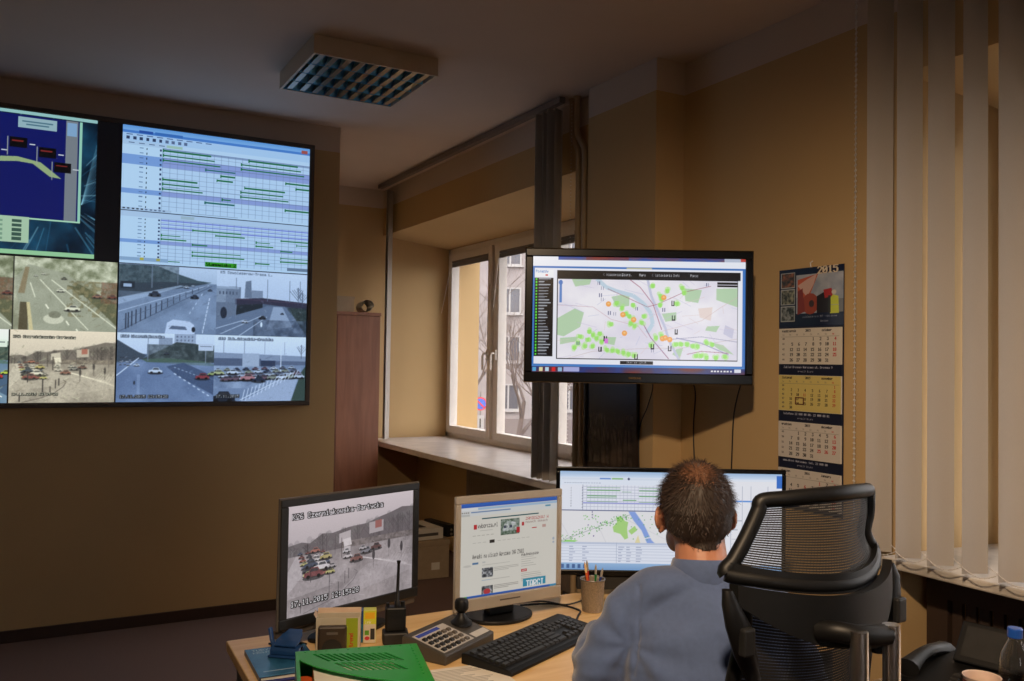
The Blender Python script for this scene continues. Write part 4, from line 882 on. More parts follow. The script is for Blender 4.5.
mA = monitor('dark framed monitor at the left desk end showing a rainy traffic camera view', (.797, 2.302), R(20.2), .48, .333, .807, (.024, .022, .020, .028), ('blkm', 'blkm'), c, M['scr_a'], base_r=(.13, .052), base_y=.022, back=.035)
obj('edge_frame', MB().tube([(-.24, .008, .057), (-.24, .008, .39), (.24, .008, .39), (.24, .008, .057), (-.24, .008, .057)], .0045, 6), 'bronze', mA)
obj('maker_badge', MB().prism([(-.018 + .0 + .014 * math.cos(a * PI / 8), .003 * math.sin(a * PI / 8)) for a in range(16)], 0, .001, Tm((.0, -.0002, .0705), (R(90), 0, 0))), 'silver', mA)
obj('lower_band', MB().box(-.24, .24, .012, .03, .035, .057), 'bronze', mA, bevel=.004)

c = Cv(450, 375, (232, 228, 218)); c.k = 1.5
c.grad(0, 0, 1, .045, (50, 110, 200), (30, 90, 190)); c.rect(.0, .045, .17, .075, (236, 238, 240)); c.rect(0, .075, 1, .135, (226, 228, 228)); c.rect(.10, .09, .50, .105, (120, 150, 190)); c.rect(.17, .05, 1, .075, (170, 200, 230)); c.rect(.87, .085, .93, .105, (90, 160, 190))
for k in range(4): c.rect(.01 + .02 * k, .09, .022 + .02 * k, .105, (130, 120, 110))
c.rect(.0, .115, .09, .135, (200, 200, 196)); c.rect(.21, .165, .80, .178, (30, 90, 96))
c.rect(.13, .23, .16, .28, (200, 30, 44)); c.text(.17, .222, 'wyborcza.pl', 14, (30, 28, 28), wx=.40); c.rect(.19, .295, .32, .302, (190, 186, 178))
c.rect(.40, .20, .595, .37, (70, 90, 70)); c.poly([(.42, .33), (.44, .24), (.5, .22), (.56, .25), (.58, .33)], (214, 216, 220)); c.noise(.40, .2, .595, .37, (50, 80, 50), (230, 232, 236), 10, .5); c.rect(.43, .27, .46, .3, (60, 70, 90)); c.rect(.49, .27, .52, .3, (60, 70, 90)); c.rect(.565, .30, .60, .36, (190, 30, 44)); c.rect(.62, .25, .645, .29, (196, 40, 50))
c.text(.66, .20, 'ZAMIESZKAJ W', 9, (190, 60, 60), wx=.7); c.text(.66, .24, 'nowych domach', 8, (150, 120, 116), wx=.7); c.rect(.73, .32, .78, .33, (196, 60, 60)); c.rect(.84, .30, .88, .33, (206, 170, 160))
for k in range(5): c.rect(.12 + .045 * k, .345, .15 + .045 * k, .352, (190, 186, 176))
c.rect(.29, .405, .34, .44, (40, 38, 36))
for k in range(12): 
    if not 2 < k < 5: c.rect(.12 + .05 * k, .42, .155 + .05 * k, .428, (190, 186, 178))
c.text(.12, .545, 'Wypadki na ulicach Warszawy [NA ZYWO]', 13, (20, 20, 20), wx=.33)
c.rect(.12, .63, .18, .65, (90, 130, 170)); c.rect(.22, .63, .25, .645, (200, 200, 196))
for k in range(8): c.rect(.22, .665 + .0 * k, .5, .668, (196, 192, 184))
for y in (.70, .89):
    c.noise(.215, y, .33, y + .10, (40, 44, 50), (190, 192, 196), 5, 1)
    for k in range(3): c.rect(.34, y + .004 + .016 * k, .34 + (.25 if k < 2 else .15), y + .010 + .016 * k, (176, 172, 164))
    c.rect(.215, y + .125, .30, y + .132, (170, 190, 210)); c.rect(.3, y + .125, .5, y + .132, (200, 196, 188))
c.ell(.27, .95, .035, .03, (190, 60, 66)); c.ell(.07, .66, .04, .012, (210, 206, 198)); 
for k in range(6): c.rect(.62, .61 + .024 * k, .62 + .1 + .03 * (k % 3), .617 + .024 * k, (184, 180, 172))
c.text(.62, .59, 'najnowsze', 9, (50, 50, 50), wx=.7); c.rect(.62, .765, .68, .795, (200, 40, 50)); c.rect(.63, .775, .67, .785, (240, 220, 220))
for k in range(5): c.rect(.62, .81 + .02 * k, .62 + .2 + .01 * (k % 3), .817 + .02 * k, (190, 186, 178))
t2 = c.sub(.64, .875, .885, .96); t2.rect(0, 0, 1, 1, (40, 150, 180)); t2.text(.14, .25, 'TARGI', 23, (240, 244, 246), wx=.50, bold=1)
c.ell(.965, .47, .012, .016, (180, 190, 204)); c.ell(.965, .51, .012, .012, (180, 190, 204))
c.grad(0, .975, 1, 1, (50, 110, 200), (30, 84, 170)); c.rect(0, .975, .07, 1, (70, 160, 60)); c.rect(.93, .975, 1, 1, (60, 150, 190))
mB = monitor('silver framed square monitor showing a news web page', (1.235, 2.207), R(4), .366, .324, .798, (.017, .017, .022, .036), ('silver', 'silver'), c, M['scr_b'], base_r=(.105, .085), base_y=.06, back=.045, neckw=.045)
obj('maker_badge', MB().box(-.035, .035, -.0008, 0, .066, .070), 'bronze', mB)

c = Cv(440, 196, (232, 236, 246)); c.grad(0, 0, 1, .06, (160, 190, 226), (206, 222, 244)); c.rect(0, .06, 1, .15, (224, 232, 246))
c.rect(.01, .065, .47, .085, (214, 224, 240)); c.rect(.18, .065, .23, .082, (110, 150, 216)); c.rect(.235, .065, .285, .082, (140, 190, 130)); c.ell(.31, .075, .005, .012, (30, 40, 90))
for k in range(14): c.rect(.02 + .012 * k, .115, .027 + .012 * k, .125, (130, 140, 170))
c.rect(.01, .14, .74, .72, (228, 230, 240)); g = c.sub(.01, .14, .57, .40); g.rect(0, 0, 1, 1, (228, 232, 244)); g.rect(.165, 0, .17, 1, (150, 156, 180))
for k in range(28): g.line(.17 + .83 * k / 28, 0, .17 + .83 * k / 28, 1, (150, 156, 190), .8, .5)
for k in range(8): g.rect(.07, .1 + .1 * k, .077, .15 + .1 * k, (40, 50, 80)); g.rect(.17, .06 + .11 * k, 1, .07 + .11 * k, (180, 186, 206)); g.rect(.16, .08 + .11 * k, .165, .12 + .11 * k, (60, 60, 80))
for k, a, b_ in ((0, .2, .47), (1, .2, .47), (1.5, .48, .56), (3, .2, .44), (3.6, .2, .44), (4.4, .49, .6), (5, .2, .45), (0, .62, 1), (1, .62, 1), (3, .62, .9), (5, .62, .95)): g.rect(a, .08 + .11 * k, b_, .11 + .11 * k, (110, 170, 116))
g.rect(.17, .68, 1, .72, (150, 156, 224)); c.rect(.01, .395, .74, .405, (90, 100, 140))
c.rect(.01, .405, .74, .72, (228, 228, 232)); m = c.sub(.01, .405, .51, .72); m.rect(0, 0, 1, 1, (228, 228, 232))
m.line(0, .97, .65, .05, (170, 176, 180), 1.3); m.line(0, .4, .1, 1, (206, 206, 214), 1); m.line(.27, .0, .4, 1, (206, 206, 214), 1); m.line(.5, .1, .95, .9, (206, 206, 214), 1)
m.poly([(.46, .5), (.5, .35), (.49, .2), (.53, .14), (.57, .3), (.6, .34), (.59, .55), (.6, .85), (.57, .9), (.53, .72), (.47, .66)], (168, 212, 130)); m.poly([(.6, .62), (.66, .45), (.68, .6), (.63, .74)], (168, 212, 130)); m.poly([(.60, 0), (.66, 0), (.74, .4), (.81, .9), (.84, 1), (.77, 1), (.72, .6), (.65, .3)], (136, 164, 226)); m.line(.74, .86, .83, .80, (228, 228, 232), 2); m.poly([(.66, 1), (.69, .75), (.71, 1)], (226, 216, 170)); m.poly([(.0, 1), (.05, .93), (.15, .95), (.12, 1)], (150, 214, 120))
for k in range(120):
    t_ = r.random(); m.ell(t_ * .6 + r.uniform(-.02, .02), .95 - t_ * .82 + r.uniform(-.12, .12), .0045, .016, r.choice([(70, 170, 60), (110, 190, 90), (60, 140, 60)]))
for k in range(34): m.ell(r.uniform(.62, .98), r.uniform(.02, .9), .0045, .016, (80, 170, 80))
for k in range(14): m.ell(r.uniform(.2, .33), r.uniform(.1, .35), .005, .018, (110, 190, 90))
for x_, y_ in ((.275, .03), (.275, .12), (.275, .2), (.24, .45), (.35, .38), (.29, .8), (.9, .4)): m.ell(x_, y_, .005, .02, (70, 40, 130))
s_ = c.sub(.01, .72, .74, .93); s_.rect(0, 0, 1, 1, (224, 230, 244)); s_.rect(0, .0, 1, .1, (190, 200, 222))
for k in range(6): s_.rect(0, .14 + .14 * k, 1, .15 + .14 * k, (190, 198, 218)); [s_.rect(a, .18 + .14 * k, a + .04 * r.uniform(.4, 1), .23 + .14 * k, (150, 160, 190), .7) for a in (.05, .13, .35, .40, .46, .77, .84, .9)]
s_.line(.34, 0, .34, 1, (170, 180, 204), 1)
w_ = c.sub(.745, .08, 1, .93); w_.rect(0, 0, 1, 1, (232, 234, 242)); w_.rect(0, .23, 1, .25, (90, 150, 226)); 
for x_ in (.1, .3, .45, .75): w_.line(x_, .06, x_, .9, (170, 176, 196), 1)
for k in range(10): w_.rect(.12, .3 + .055 * k, .12 + .2 * r.random(), .31 + .055 * k, (180, 184, 200))
c.grad(0, .93, 1, 1, (150, 184, 222), (120, 160, 206)); [c.rect(.01 + .025 * k, .945, .022 + .025 * k, .985, (70, 100, 150)) for k in range(5)]; c.rect(.975, .02, 1, .15, (50, 110, 200))
mC = monitor('wide black monitor in the desk corner in front of the seated man', (1.822, 2.203), R(-29.5), .742, .348, .818, (.013, .013, .014, .018), ('gloss', 'blkm'), c, M['scr_c'], base_r=(.14, .10), base_y=.05, back=.05)
obj('lower_bar', MB().box(-.30, .33, .012, .045, .02, .066), 'blkm', mC, bevel=.004)

# ---------------------------------------------------------------- keyboard
kb = thing('computer_keyboard', 'black computer keyboard on the desk left of the man', 'keyboard', (1.19, 1.980, .7505), R(25))
KW, KD = .44, .155
prof = [(-KD / 2, 0), (KD / 2, 0), (KD / 2, .026), (KD / 2 - .02, .027), (-KD / 2 + .01, .014), (-KD / 2, .008)]
hb = MB(); hb.loft([[(x_, y_, z_) for y_, z_ in prof] for x_ in (-KW / 2, KW / 2)]); obj('case', hb, 'blk', kb, bevel=.003)
key_me = {}
def key(parent, x, y, z, w, d=.0155, h=.0075, m='keyc', rx=.085):
    k_ = (round(w, 4), round(d, 4), m)
    if k_ not in key_me:
        b = MB(); i = .0022; b.add([(-w / 2, -d / 2, 0), (w / 2, -d / 2, 0), (w / 2, d / 2, 0), (-w / 2, d / 2, 0), (-w / 2 + i, -d / 2 + i, h), (w / 2 - i, -d / 2 + i, h), (w / 2 - i, d / 2 - i, h), (-w / 2 + i, d / 2 - i, h)], [(3, 2, 1, 0), (4, 5, 6, 7), (0, 1, 5, 4), (1, 2, 6, 5), (2, 3, 7, 6), (3, 0, 4, 7)])
        o = obj('key', b, m, parent); key_me[k_] = o.data
    else:
        o = bpy.data.objects.new('key', key_me[k_]); COL.objects.link(o); o.parent = parent
    o.location = (x, y, z); o.rotation_euler = (rx, 0, 0); return o
u = .0187
def krow(yk, x, ws):
    z = .0135 + .085 * (yk + .066) 
    for w_k in ws:
        if w_k > 0: key(kb, x + w_k * u / 2, yk, z, w_k * u - .0012)
        x += abs(w_k) * u
xl = -KW / 2 + .008
krow(.052, xl, [1, -.6, 1, 1, 1, 1, -.4, 1, 1, 1, 1, -.4, 1, 1, 1, 1, -.3, 1, 1, 1])
krow(.029, xl, [1] * 13 + [2, -.3, 1, 1, 1, -.3, 1, 1, 1, 1])
krow(.0105, xl, [1.5] + [1] * 12 + [1.5, -.3, 1, 1, 1, -.3, 1, 1, 1])
krow(-.008, xl, [1.8] + [1] * 11 + [2.2, -3.6, 1, 1, 1])
krow(-.0265, xl, [1.3] + [1] * 11 + [2.7, -1.3, 1, -1.3, 1, 1, 1])
krow(-.045, xl, [1.4, 1.1, 1.2, 5.9, 1.2, 1.1, 1.1, 2.0, -.3, 1, 1, 1, -.3, 2, 1])

# ---------------------------------------------------------------- camera controller with joystick
ct = thing('camera_controller', 'dark camera control panel with a joystick, left of the keyboard', 'control panel', (.980, 2.074, .7505), R(31))
cw2, cd2 = .232, .135; prof = [(-cd2 / 2, 0), (cd2 / 2, 0), (cd2 / 2, .052), (cd2 / 2 - .02, .052), (-cd2 / 2, .026)]
hb = MB(); hb.loft([[(x_, y_, z_) for y_, z_ in prof] for x_ in (-cw2 / 2, cw2 / 2)]); M['ctl'] = mat('controller_shell', srgb(66, 62, 58), .45); obj('case', hb, 'ctl', ct, bevel=.004)
sl = math.atan2(.026, cd2 - .02)
zt_ = lambda y_: .026 + (y_ + cd2 / 2) * .026 / (cd2 - .02)
def plate(name, x0, x1, y0, y1, m, e=.0008):
    b = MB(); b.add([(x0, y0, zt_(y0) + .0003), (x1, y0, zt_(y0) + .0003), (x1, y1, zt_(y1) + .0003), (x0, y1, zt_(y1) + .0003), (x0, y0, zt_(y0) + e), (x1, y0, zt_(y0) + e), (x1, y1, zt_(y1) + e), (x0, y1, zt_(y1) + e)], [(3, 2, 1, 0), (4, 5, 6, 7), (0, 1, 5, 4), (1, 2, 6, 5), (2, 3, 7, 6), (3, 0, 4, 7)]); return obj(name, b, m, ct)
plate('key_field', -.108, .03, -.058, .042, mat('panel_grey', srgb(178, 174, 170), .5))
plate('display', -.100, -.005, .026, .038, mat('blue_display', srgb(60, 80, 170), .25), .0014)
plate('label_strip', .040, .108, -.058, -.036, mat('pale_strip', srgb(190, 186, 180), .5))
for i_ in range(6):
    for j_ in range(4):
        x_ = -.095 + .021 * i_; y_ = -.048 + .0195 * j_; key(ct, x_, y_, zt_(y_) + .001, .014, .0125, .005, 'keyc' if i_ < 4 else 'bronze', sl)
jy = .012; jb = MB(); jb.lathe([(.030, 0), (.029, .006), (.020, .012), (.013, .022), (.010, .030)], 20); obj('joystick_boot', jb, 'blk', ct, smooth=True, loc=(.075, jy, zt_(jy) + .0))
obj('joystick_knob', MB().lathe([(.009, .022), (.009, .030), (.016, .036), (.019, .042), (.019, .058), (.016, .065), (.008, .068)], 22), 'blk', ct, smooth=True, loc=(.075, jy, zt_(jy)))

# ---------------------------------------------------------------- small things on the desk
ZD = .7508
# two way radio standing in its charger
ra = thing('walkie_talkie', 'black two way radio with a tall antenna standing beside the control panel', 'radio', (.873, 2.185, ZD), R(-18))
ra.scale = (1, 1, .91)
obj('charger_cup', MB().prism([(-.034, -.026), (.034, -.026), (.034, .026), (-.034, .026)], 0, .034), 'blkm', ra, bevel=.005)
obj('radio_body', MB().box(-.027, .027, -.016, .018, .0345, .104), 'blk', ra, bevel=.005)
obj('speaker_grille', MB().box(-.018, .018, -.0175, -.0162, .045, .075).box(-.016, .016, -.0175, -.0162, .082, .096), 'blk', ra)
obj('antenna', MB().tube([(.004, .002, .103), (.004, .002, .118), (.004, .002, .122), (.006, .002, .225), (.006, .002, .236)], [.008, .0075, .0048, .0038, .006], 10), 'blk', ra, smooth=True)
obj('knob', MB().tube([(.019, .002, .104), (.019, .002, .117)], .006, 12), 'blk', ra)
obj('knob', MB().tube([(-.021, .002, .104), (-.021, .002, .114)], .0045, 12), 'blk', ra)

# open card box holding a dark adapter, beside two ink boxes
bx = thing('card_box', 'open beige card box with a lime green stripe holding a dark adapter', 'box', (.722, 2.200, ZD), R(-22))
w2, d2, h2 = .056, .024, .086; b = MB(); t_ = .0015
b.box(-w2, w2, -d2, -d2 + t_, 0, h2); b.box(-w2, w2, d2 - t_, d2, 0, h2); b.box(-w2, -w2 + t_, -d2 + t_, d2 - t_, 0, h2); b.box(w2 - t_, w2, -d2 + t_, d2 - t_, 0, h2); b.box(-w2, w2, -d2, d2, 0, t_)
obj('box_wall', b, mat('beige_card', srgb(186, 176, 156), .7), bx)
c = Cv(30, 110, (140, 158, 36)); 
tx = Cv(70, 22, (140, 158, 36)); tx.text(.06, .2, 'trend', 12, (170, 40, 36), wx=.75, bold=1); c.a[30:100, 4:26] = np.rot90(tx.a, 1)[:70, :22]
picture('printed_stripe', c, .030, h2 - .002, M['print'], bx, (w2 - .036, -d2 - .0004, .001))
obj('flap', MB().add([(-w2, d2, h2), (w2, d2, h2), (w2, d2 + .006, h2 + .012), (-w2, d2 + .006, h2 + .012)], [(0, 1, 2, 3)]).add([(-w2, -d2, h2), (-w2, d2, h2), (-w2 - .006, d2, h2 + .010), (-w2 - .006, -d2, h2 + .010)], [(0, 1, 2, 3)]), mat('flap_card', srgb(190, 164, 140), .7), bx)
ad = thing('power_adapter', 'dark brown adapter with a rounded base leaning on the beige card box', 'adapter', (.695, 2.167, ZD), R(-22))
obj('adapter_body', MB().prism([(-.036, -.011), (.036, -.011), (.036, .009), (-.036, .009)], 0, .072), mat('dark_brown_plastic', srgb(56, 46, 38), .35), ad, bevel=.005)
obj('label_plate', MB().box(-.014, .014, -.0122, -.0113, .052, .058), 'greym', ad)
obj('rounded_foot', MB().prism([(.026 * math.cos(a * PI / 10), .014 + .026 * math.sin(a * PI / 10)) for a in range(11)] + [(-.026, .0)] + [(.026, .0)], -.0009, .0009, Tm((0, -.0128, 0), (R(90), 0, 0))), 'blkm', ad)
for k, (px_, py_, ca_, cb_, lab) in enumerate(((.814, 2.220, (196, 200, 60), (200, 190, 170), 'narrow ink box with a yellow green face, beside the beige card box'), (.784, 2.238, (30, 70, 130), (30, 110, 140), 'narrow blue ink box wedged between beige card box and yellow green one'))):
    ib = thing('ink_box', lab, 'box', (px_, py_, ZD), R(-20), None)
    b = obj('box_body', MB().box(-.017, .017, -.016, .016, 0, .086 - .002 * k), mat('ink_side%d' % k, srgb(*ca_), .4), ib, bevel=.001)
    c = Cv(40, 96, ca_); c.rect(0, .42, 1, 1, cb_); c.rect(.1, .05, .9, .25, (20, 60, 90) if k else (220, 170, 40)); c.rect(.55, .55, .9, .9, (40, 40, 44)); c.rect(.1, .6, .45, .75, (90, 150, 40) if k == 0 else (220, 220, 220)); c.ell(.3, .85, .2, .06, (190, 50, 60)); c.text(.1, .3, 'ink', 11, (230, 230, 220), wx=.7)
    picture('printed_face', c, .032, .084 - .002 * k, M['printg'], ib, (-.016, -.0164, .001))

# book, punch, pen, green tray
bk = thing('paperback_book', 'blue covered paperback under the blue hole punch at the desk edge', 'book', (.568, 2.148, ZD), R(-3))
obj('page_block', MB().box(-.074, .070, -.104, .104, .001, .011), 'paper', bk)
c = Cv(120, 170, (40, 92, 128)); c.noise(0, 0, 1, 1, (34, 82, 116), (54, 110, 146), 3, .8); c.rect(.1, .82, .6, .84, (150, 180, 200)); c.text(.10, .05, 'TURYSTYKA', 14, (170, 196, 206), wx=.6); c.text(.1, .14, 'KRAJOWA', 12, (170, 196, 206), wx=.6); c.rect(0, .95, 1, 1, (60, 120, 150))
obj('cover', MB().box(-.077, .072, -.106, .106, .0112, .0122).box(-.077, .072, -.106, .106, 0, .0009).box(-.078, -.077, -.106, .106, 0, .0122), 'bluep', bk)
picture('printed_cover', c, .149, .212, M['printg'], bk, (-.077, -.106, .0125), (R(-90), 0, 0))
pu = thing('hole_punch', 'blue desk hole punch lying on the blue book', 'hole punch', (.580, 2.165, ZD + .0128), R(-40))
pu.scale = (.78, .78, .78)
obj('punch_base', MB().prism([(-.055, -.03), (.055, -.03), (.055, .03), (-.055, .03)], 0, .008), 'bluep', pu, bevel=.004)
obj('punch_body', MB().loft([[(x_, y_, z_) for y_, z_ in ((-.022, .008), (.022, .008), (.022, .020), (.006, .036), (-.012, .034), (-.022, .022))] for x_ in (-.05, .05)]), 'bluep', pu, bevel=.003)
obj('punch_lever', MB().loft([[(x_ * s_, y_, z_) for x_ in (-1, 1)] + [(x_ * s_, y_, z_ + .006) for x_ in (1, -1)] for s_, y_, z_ in ((.036, -.02, .034), (.040, .0, .042), (.034, .035, .052), (.022, .062, .062))]), 'bluep', pu, bevel=.002)
obj('pivot', MB().tube([(-.053, -.006, .030), (.053, -.006, .030)], .0045, 10), 'blk', pu)
obj('guide_arm', MB().loft([[(x_ - .004, y_, z_), (x_ + .004, y_, z_), (x_ + .004, y_ + .016, z_ + .001), (x_ - .004, y_ + .016, z_ + .001)] for x_, y_, z_ in ((-.045, -.01, .03), (-.058, .0, .045), (-.07, .012, .078))]), 'bluep', pu, bevel=.001)
pn = thing('ballpoint_pen', 'dark blue ballpoint pen lying at the desk edge by the green tray', 'pen', (.478, 2.035, ZD + .0048), R(2))
obj('barrel', MB().tube([(0, 0, 0), (.10, -.012, 0)], .0042, 10), mat('pen_blue', srgb(26, 34, 110), .3), pn, smooth=True); obj('cap', MB().tube([(.10, -.012, 0), (.135, -.0162, 0)], .0047, 10), 'bluep', pn, smooth=True)

tr = thing('letter_tray', 'green perforated plastic letter tray at the front left of the desk', 'letter tray', (.640, 1.790, ZD), R(-14))
TW, TD, TZ = .268, .33, .098
def slotted(nx, ny):
    m = MB(); idx = {}; xs = [-TW / 2 + TW * i / nx for i in range(nx + 1)]; ys_ = [.115 - TD * j / ny for j in range(ny + 1)]
    def hole(x, y):
        u_ = (x + TW / 2) / TW; v_ = (.115 - y)
        # cut-out in front: rounded sweep from the left rear corner to the right
        if v_ > .03 + .24 * max(0, min(1, u_)) ** .6 and u_ > .02: return True
        for a0, v0, n_ in ((.20, .052, 12), (.36, .118, 9)):
            for k in range(n_):
                cx = -TW / 2 + (a0 + .052 * k) * TW; cy = .115 - v0 - .0022 * k; dx, dy = x - cx, y - cy
                if abs(dy) < .027 and abs(dx + dy * .6) < .0042: return True
        for k in range(11):
            cx = -TW / 2 + (.07 + .088 * k) * TW; cy = .115 - .009
            if (x - cx) ** 2 + (y - cy) ** 2 < .0027 ** 2: return True
            cy = .115 - .014 - .018 * k; cx = TW / 2 - .014
            if (x - cx) ** 2 + (y - cy) ** 2 < .0027 ** 2 and k: return True
        return False
    for j in range(ny):
        for i in range(nx):
            if hole((xs[i] + xs[i + 1]) / 2, (ys_[j] + ys_[j + 1]) / 2): continue
            q = []
            for a, b_ in ((i, j + 1), (i + 1, j + 1), (i + 1, j), (i, j)):
                if (a, b_) not in idx: idx[a, b_] = len(m.v); m.v.append((xs[a], ys_[b_], TZ))
                q.append(idx[a, b_])
            m.f.append(tuple(q))
    o = obj('slotted_shelf', m, 'green', tr); md = o.modifiers.new('thick', 'SOLIDIFY'); md.thickness = .0022; return o
slotted(150, 184)
sd = MB(); sd.box(-TW / 2 - .002, -TW / 2, -.215, .115, .0, TZ - .0003); sd.box(TW / 2, TW / 2 + .002, -.215, .115, .0, TZ - .0003); sd.box(-TW / 2, TW / 2, .113, .115, .0, TZ - .0025)
obj('side_wall', sd, 'green', tr); obj('bottom_shelf', MB().box(-TW / 2 + .001, TW / 2 - .001, -.215, .112, .001, .003), 'green', tr)
sh = obj('paper_stack', MB().box(-.10, .118, -.19, .06, 0, .082), 'paper', loc=(.640, 1.790, ZD + .0034), rot=(0, 0, R(-14))); tag(sh, 'stack of white papers lying inside the green letter tray', 'papers')
of = obj('orange_folder', MB().box(-.125, -.1015, -.19, .06, 0, .058), mat('orange_card', srgb(206, 88, 40), .6), loc=(.640, 1.790, ZD + .0034), rot=(0, 0, R(-14))); tag(of, 'orange folder standing at the left inside the green letter tray', 'folder')
c = Cv(150, 200, (222, 216, 206)); rp = random.Random(12)
for k in range(30):
    c.rect(.08, .06 + .03 * k, .08 + rp.uniform(.4, .84), .068 + .03 * k, (120, 116, 112), .8)
def sheet(name, label, loc, rz, cv, w=.21, h=.297):
    t = thing(name, label, 'paper', loc, R(rz)); obj('paper', MB().box(0, w, 0, h, 0, .0008), 'paper', t)
    picture('printed_side', cv, w - .002, h - .002, M['print'], t, (.001, .001, .0011), (R(-90), 0, 0)); return t
sheet('printed_sheet', 'printed white sheet sticking out in front of the control panel and keyboard', (.795, 1.655, ZD), -6, c)

# pen cup with pens
pcu = thing('pen_cup', 'grey metal pen cup beside the wide monitor, full of pens', 'pen cup', (1.516, 2.197, ZD))
mc = MB(); mc.lathe([(.030, 0), (.031, .003), (.037, .094), (.0385, .096), (.0355, .096), (.029, .005), (.001, .004)], 28); M['cup'] = mat('grey_mesh_cup', srgb(150, 138, 124), .45, metal=.4, var=.25, scale=300, bump=.5, bscale=600)
obj('cup_body', mc, 'cup', pcu, smooth=True); obj('rim', MB().tube([(.0375 * math.cos(a * PI / 14), .0375 * math.sin(a * PI / 14), .096) for a in range(29)], .0018, 6, cap=False), 'greym', pcu)
pens = [('orange pen leaning out of the cup to the left', (214, 96, 40), (-.030, .0, .150), (-.006, -.004)), ('red pen standing tall in the middle of the cup', (170, 40, 40), (-.014, .012, .152), (.0, .01)), ('green pen standing in the cup', (20, 110, 50), (.014, .004, .138), (.002, -.012)), ('blue pen leaning out of the cup to the right', (40, 60, 140), (.034, -.004, .126), (.010, .004)), ('short pale marker in the front of the cup', (190, 186, 150), (.004, -.022, .112), (.004, -.008))]
for lab, cc, top, bot in pens:
    p = thing('pen', lab, 'pen', (1.516 + bot[0], 2.197 + bot[1], ZD + .0055), 0, 'pens in the grey cup'); b_ = Vector((0, 0, 0)); t_ = Vector((top[0] - bot[0], top[1] - bot[1], top[2] - .006))
    obj('barrel', MB().tube([b_, b_.lerp(t_, .78)], .0036, 8), mat('pen_' + cc.__str__()[:4].strip('(,'), srgb(*cc), .35), p, smooth=True)
    obj('tip', MB().tube([b_.lerp(t_, .78), b_.lerp(t_, .93), t_], [.0036, .0034, .001], 8), 'silver' if cc[0] < 200 else 'desk', p, smooth=True)
cable('black cable curling over the desk behind the keyboard', [(1.34, 2.33, ZD + .004), (1.44, 2.30, ZD + .004), (1.475, 2.21, ZD + .004), (1.44, 2.16, ZD + .004), (1.405, 2.12, ZD + .004)], .003)
cable('black cable running across the desk between square monitor and pen cup', [(1.30, 2.36, ZD + .0035), (1.42, 2.345, ZD + .0035), (1.455, 2.25, ZD + .012), (1.56, 2.30, ZD + .0035)], .0025)
cable('black cable looping on the desk below the left monitor', [(.57, 2.31, ZD + .003), (.60, 2.262, ZD + .01), (.632, 2.240, ZD + .016), (.655, 2.262, ZD + .004)], .0028)

# ---------------------------------------------------------------- desk phone, bottle, cup on the return
ph = thing('desk_phone', 'black desk phone with a tilted screen, lower right on the desk', 'telephone', (1.958, 1.268, ZD), R(-78))
obj('phone_base', MB().loft([[(x_, y_, z_) for y_, z_ in ((-.10, 0), (.10, 0), (.10, .05), (.03, .040), (-.10, .016))] for x_ in (-.13, .13)]), 'blk', ph, bevel=.004)
sp = obj('screen_housing', MB().box(-.055, .135, -.008, .010, 0, .105), 'blk', ph, bevel=.004, loc=(0, .03, .044), rot=(R(-38), 0, 0))
obj('display', MB().box(-.040, .110, -.0095, -.0085, .014, .092), mat('phone_display', srgb(52, 52, 52), .2), sp)
kk = MB(); 
for k in range(6): kk.box(.118, .128, -.0105, -.0085, .018 + .0125 * k, .026 + .0125 * k)
obj('side_keys', kk, mat('pale_keys', srgb(150, 130, 90), .4), sp)
for i_ in range(3):
    for j_ in range(4): key(ph, -.02 + .028 * i_, -.085 + .018 * j_, .018 + .0042 * j_, .02, .012, .004, 'keyc', .18)
hs = MB(); rings = []
for k in range(15):
    t_ = k / 14; y_ = -.105 + .21 * t_; hgt = .043 + .016 * math.sin(PI * t_); rad = .019 + .010 * (abs(2 * t_ - 1) ** 3); rings.append([(-.105 + rad * math.cos(a), y_, hgt + .7 * rad * math.sin(a)) for a in [2 * PI * q_ / 12 for q_ in range(12)]])
hs.loft(rings); obj('handset', hs, 'blk', ph, smooth=True)
coil = [(-.135 + .006 * math.cos(k * 1.1) - .0002 * k, -.10 + .0016 * k, .010 + .006 * math.sin(k * 1.1)) for k in range(100)]
obj('coiled_cord', MB().tube(coil, .0017, 5), 'blk', ph, smooth=True)
bt = thing('water_bottle', 'clear plastic water bottle with a blue cap beside the desk phone', 'bottle', (1.855, 1.105, ZD))
M['pet'] = glass_mat('clear_plastic', (.86, .88, .9)); pb = [(.028, 0), (.031, .006), (.031, .03), (.029, .035), (.031, .04), (.031, .07), (.029, .075), (.031, .08), (.031, .12), (.027, .145), (.014, .172), (.0125, .178), (.0125, .186)]
obj('bottle_body', MB().lathe(pb, 28, close=False), 'pet', bt, smooth=True); obj('cap', MB().lathe([(.0145, .180), (.0150, .182), (.0150, .198), (.0135, .200)], 24), mat('cap_blue', srgb(30, 80, 170), .35), bt)
cu = thing('paper_cup', 'paper cup with a dark red pattern beside the water bottle', 'cup', (1.785, 1.134, ZD))
M['cupp'] = mat('cup_paper', srgb(214, 190, 176), .6); obj('cup_wall', MB().lathe([(.026, 0), (.026, .002), (.0365, .098), (.038, .1), (.0355, .099), (.025, .004)], 28, close=True), 'cupp', cu, smooth=True)
obj('printed_band', MB().lathe([(.0303, .03), (.0369, .092)], 28, close=False), mat('cup_red', srgb(120, 40, 40), .5, var=.5, scale=60), cu, smooth=True)

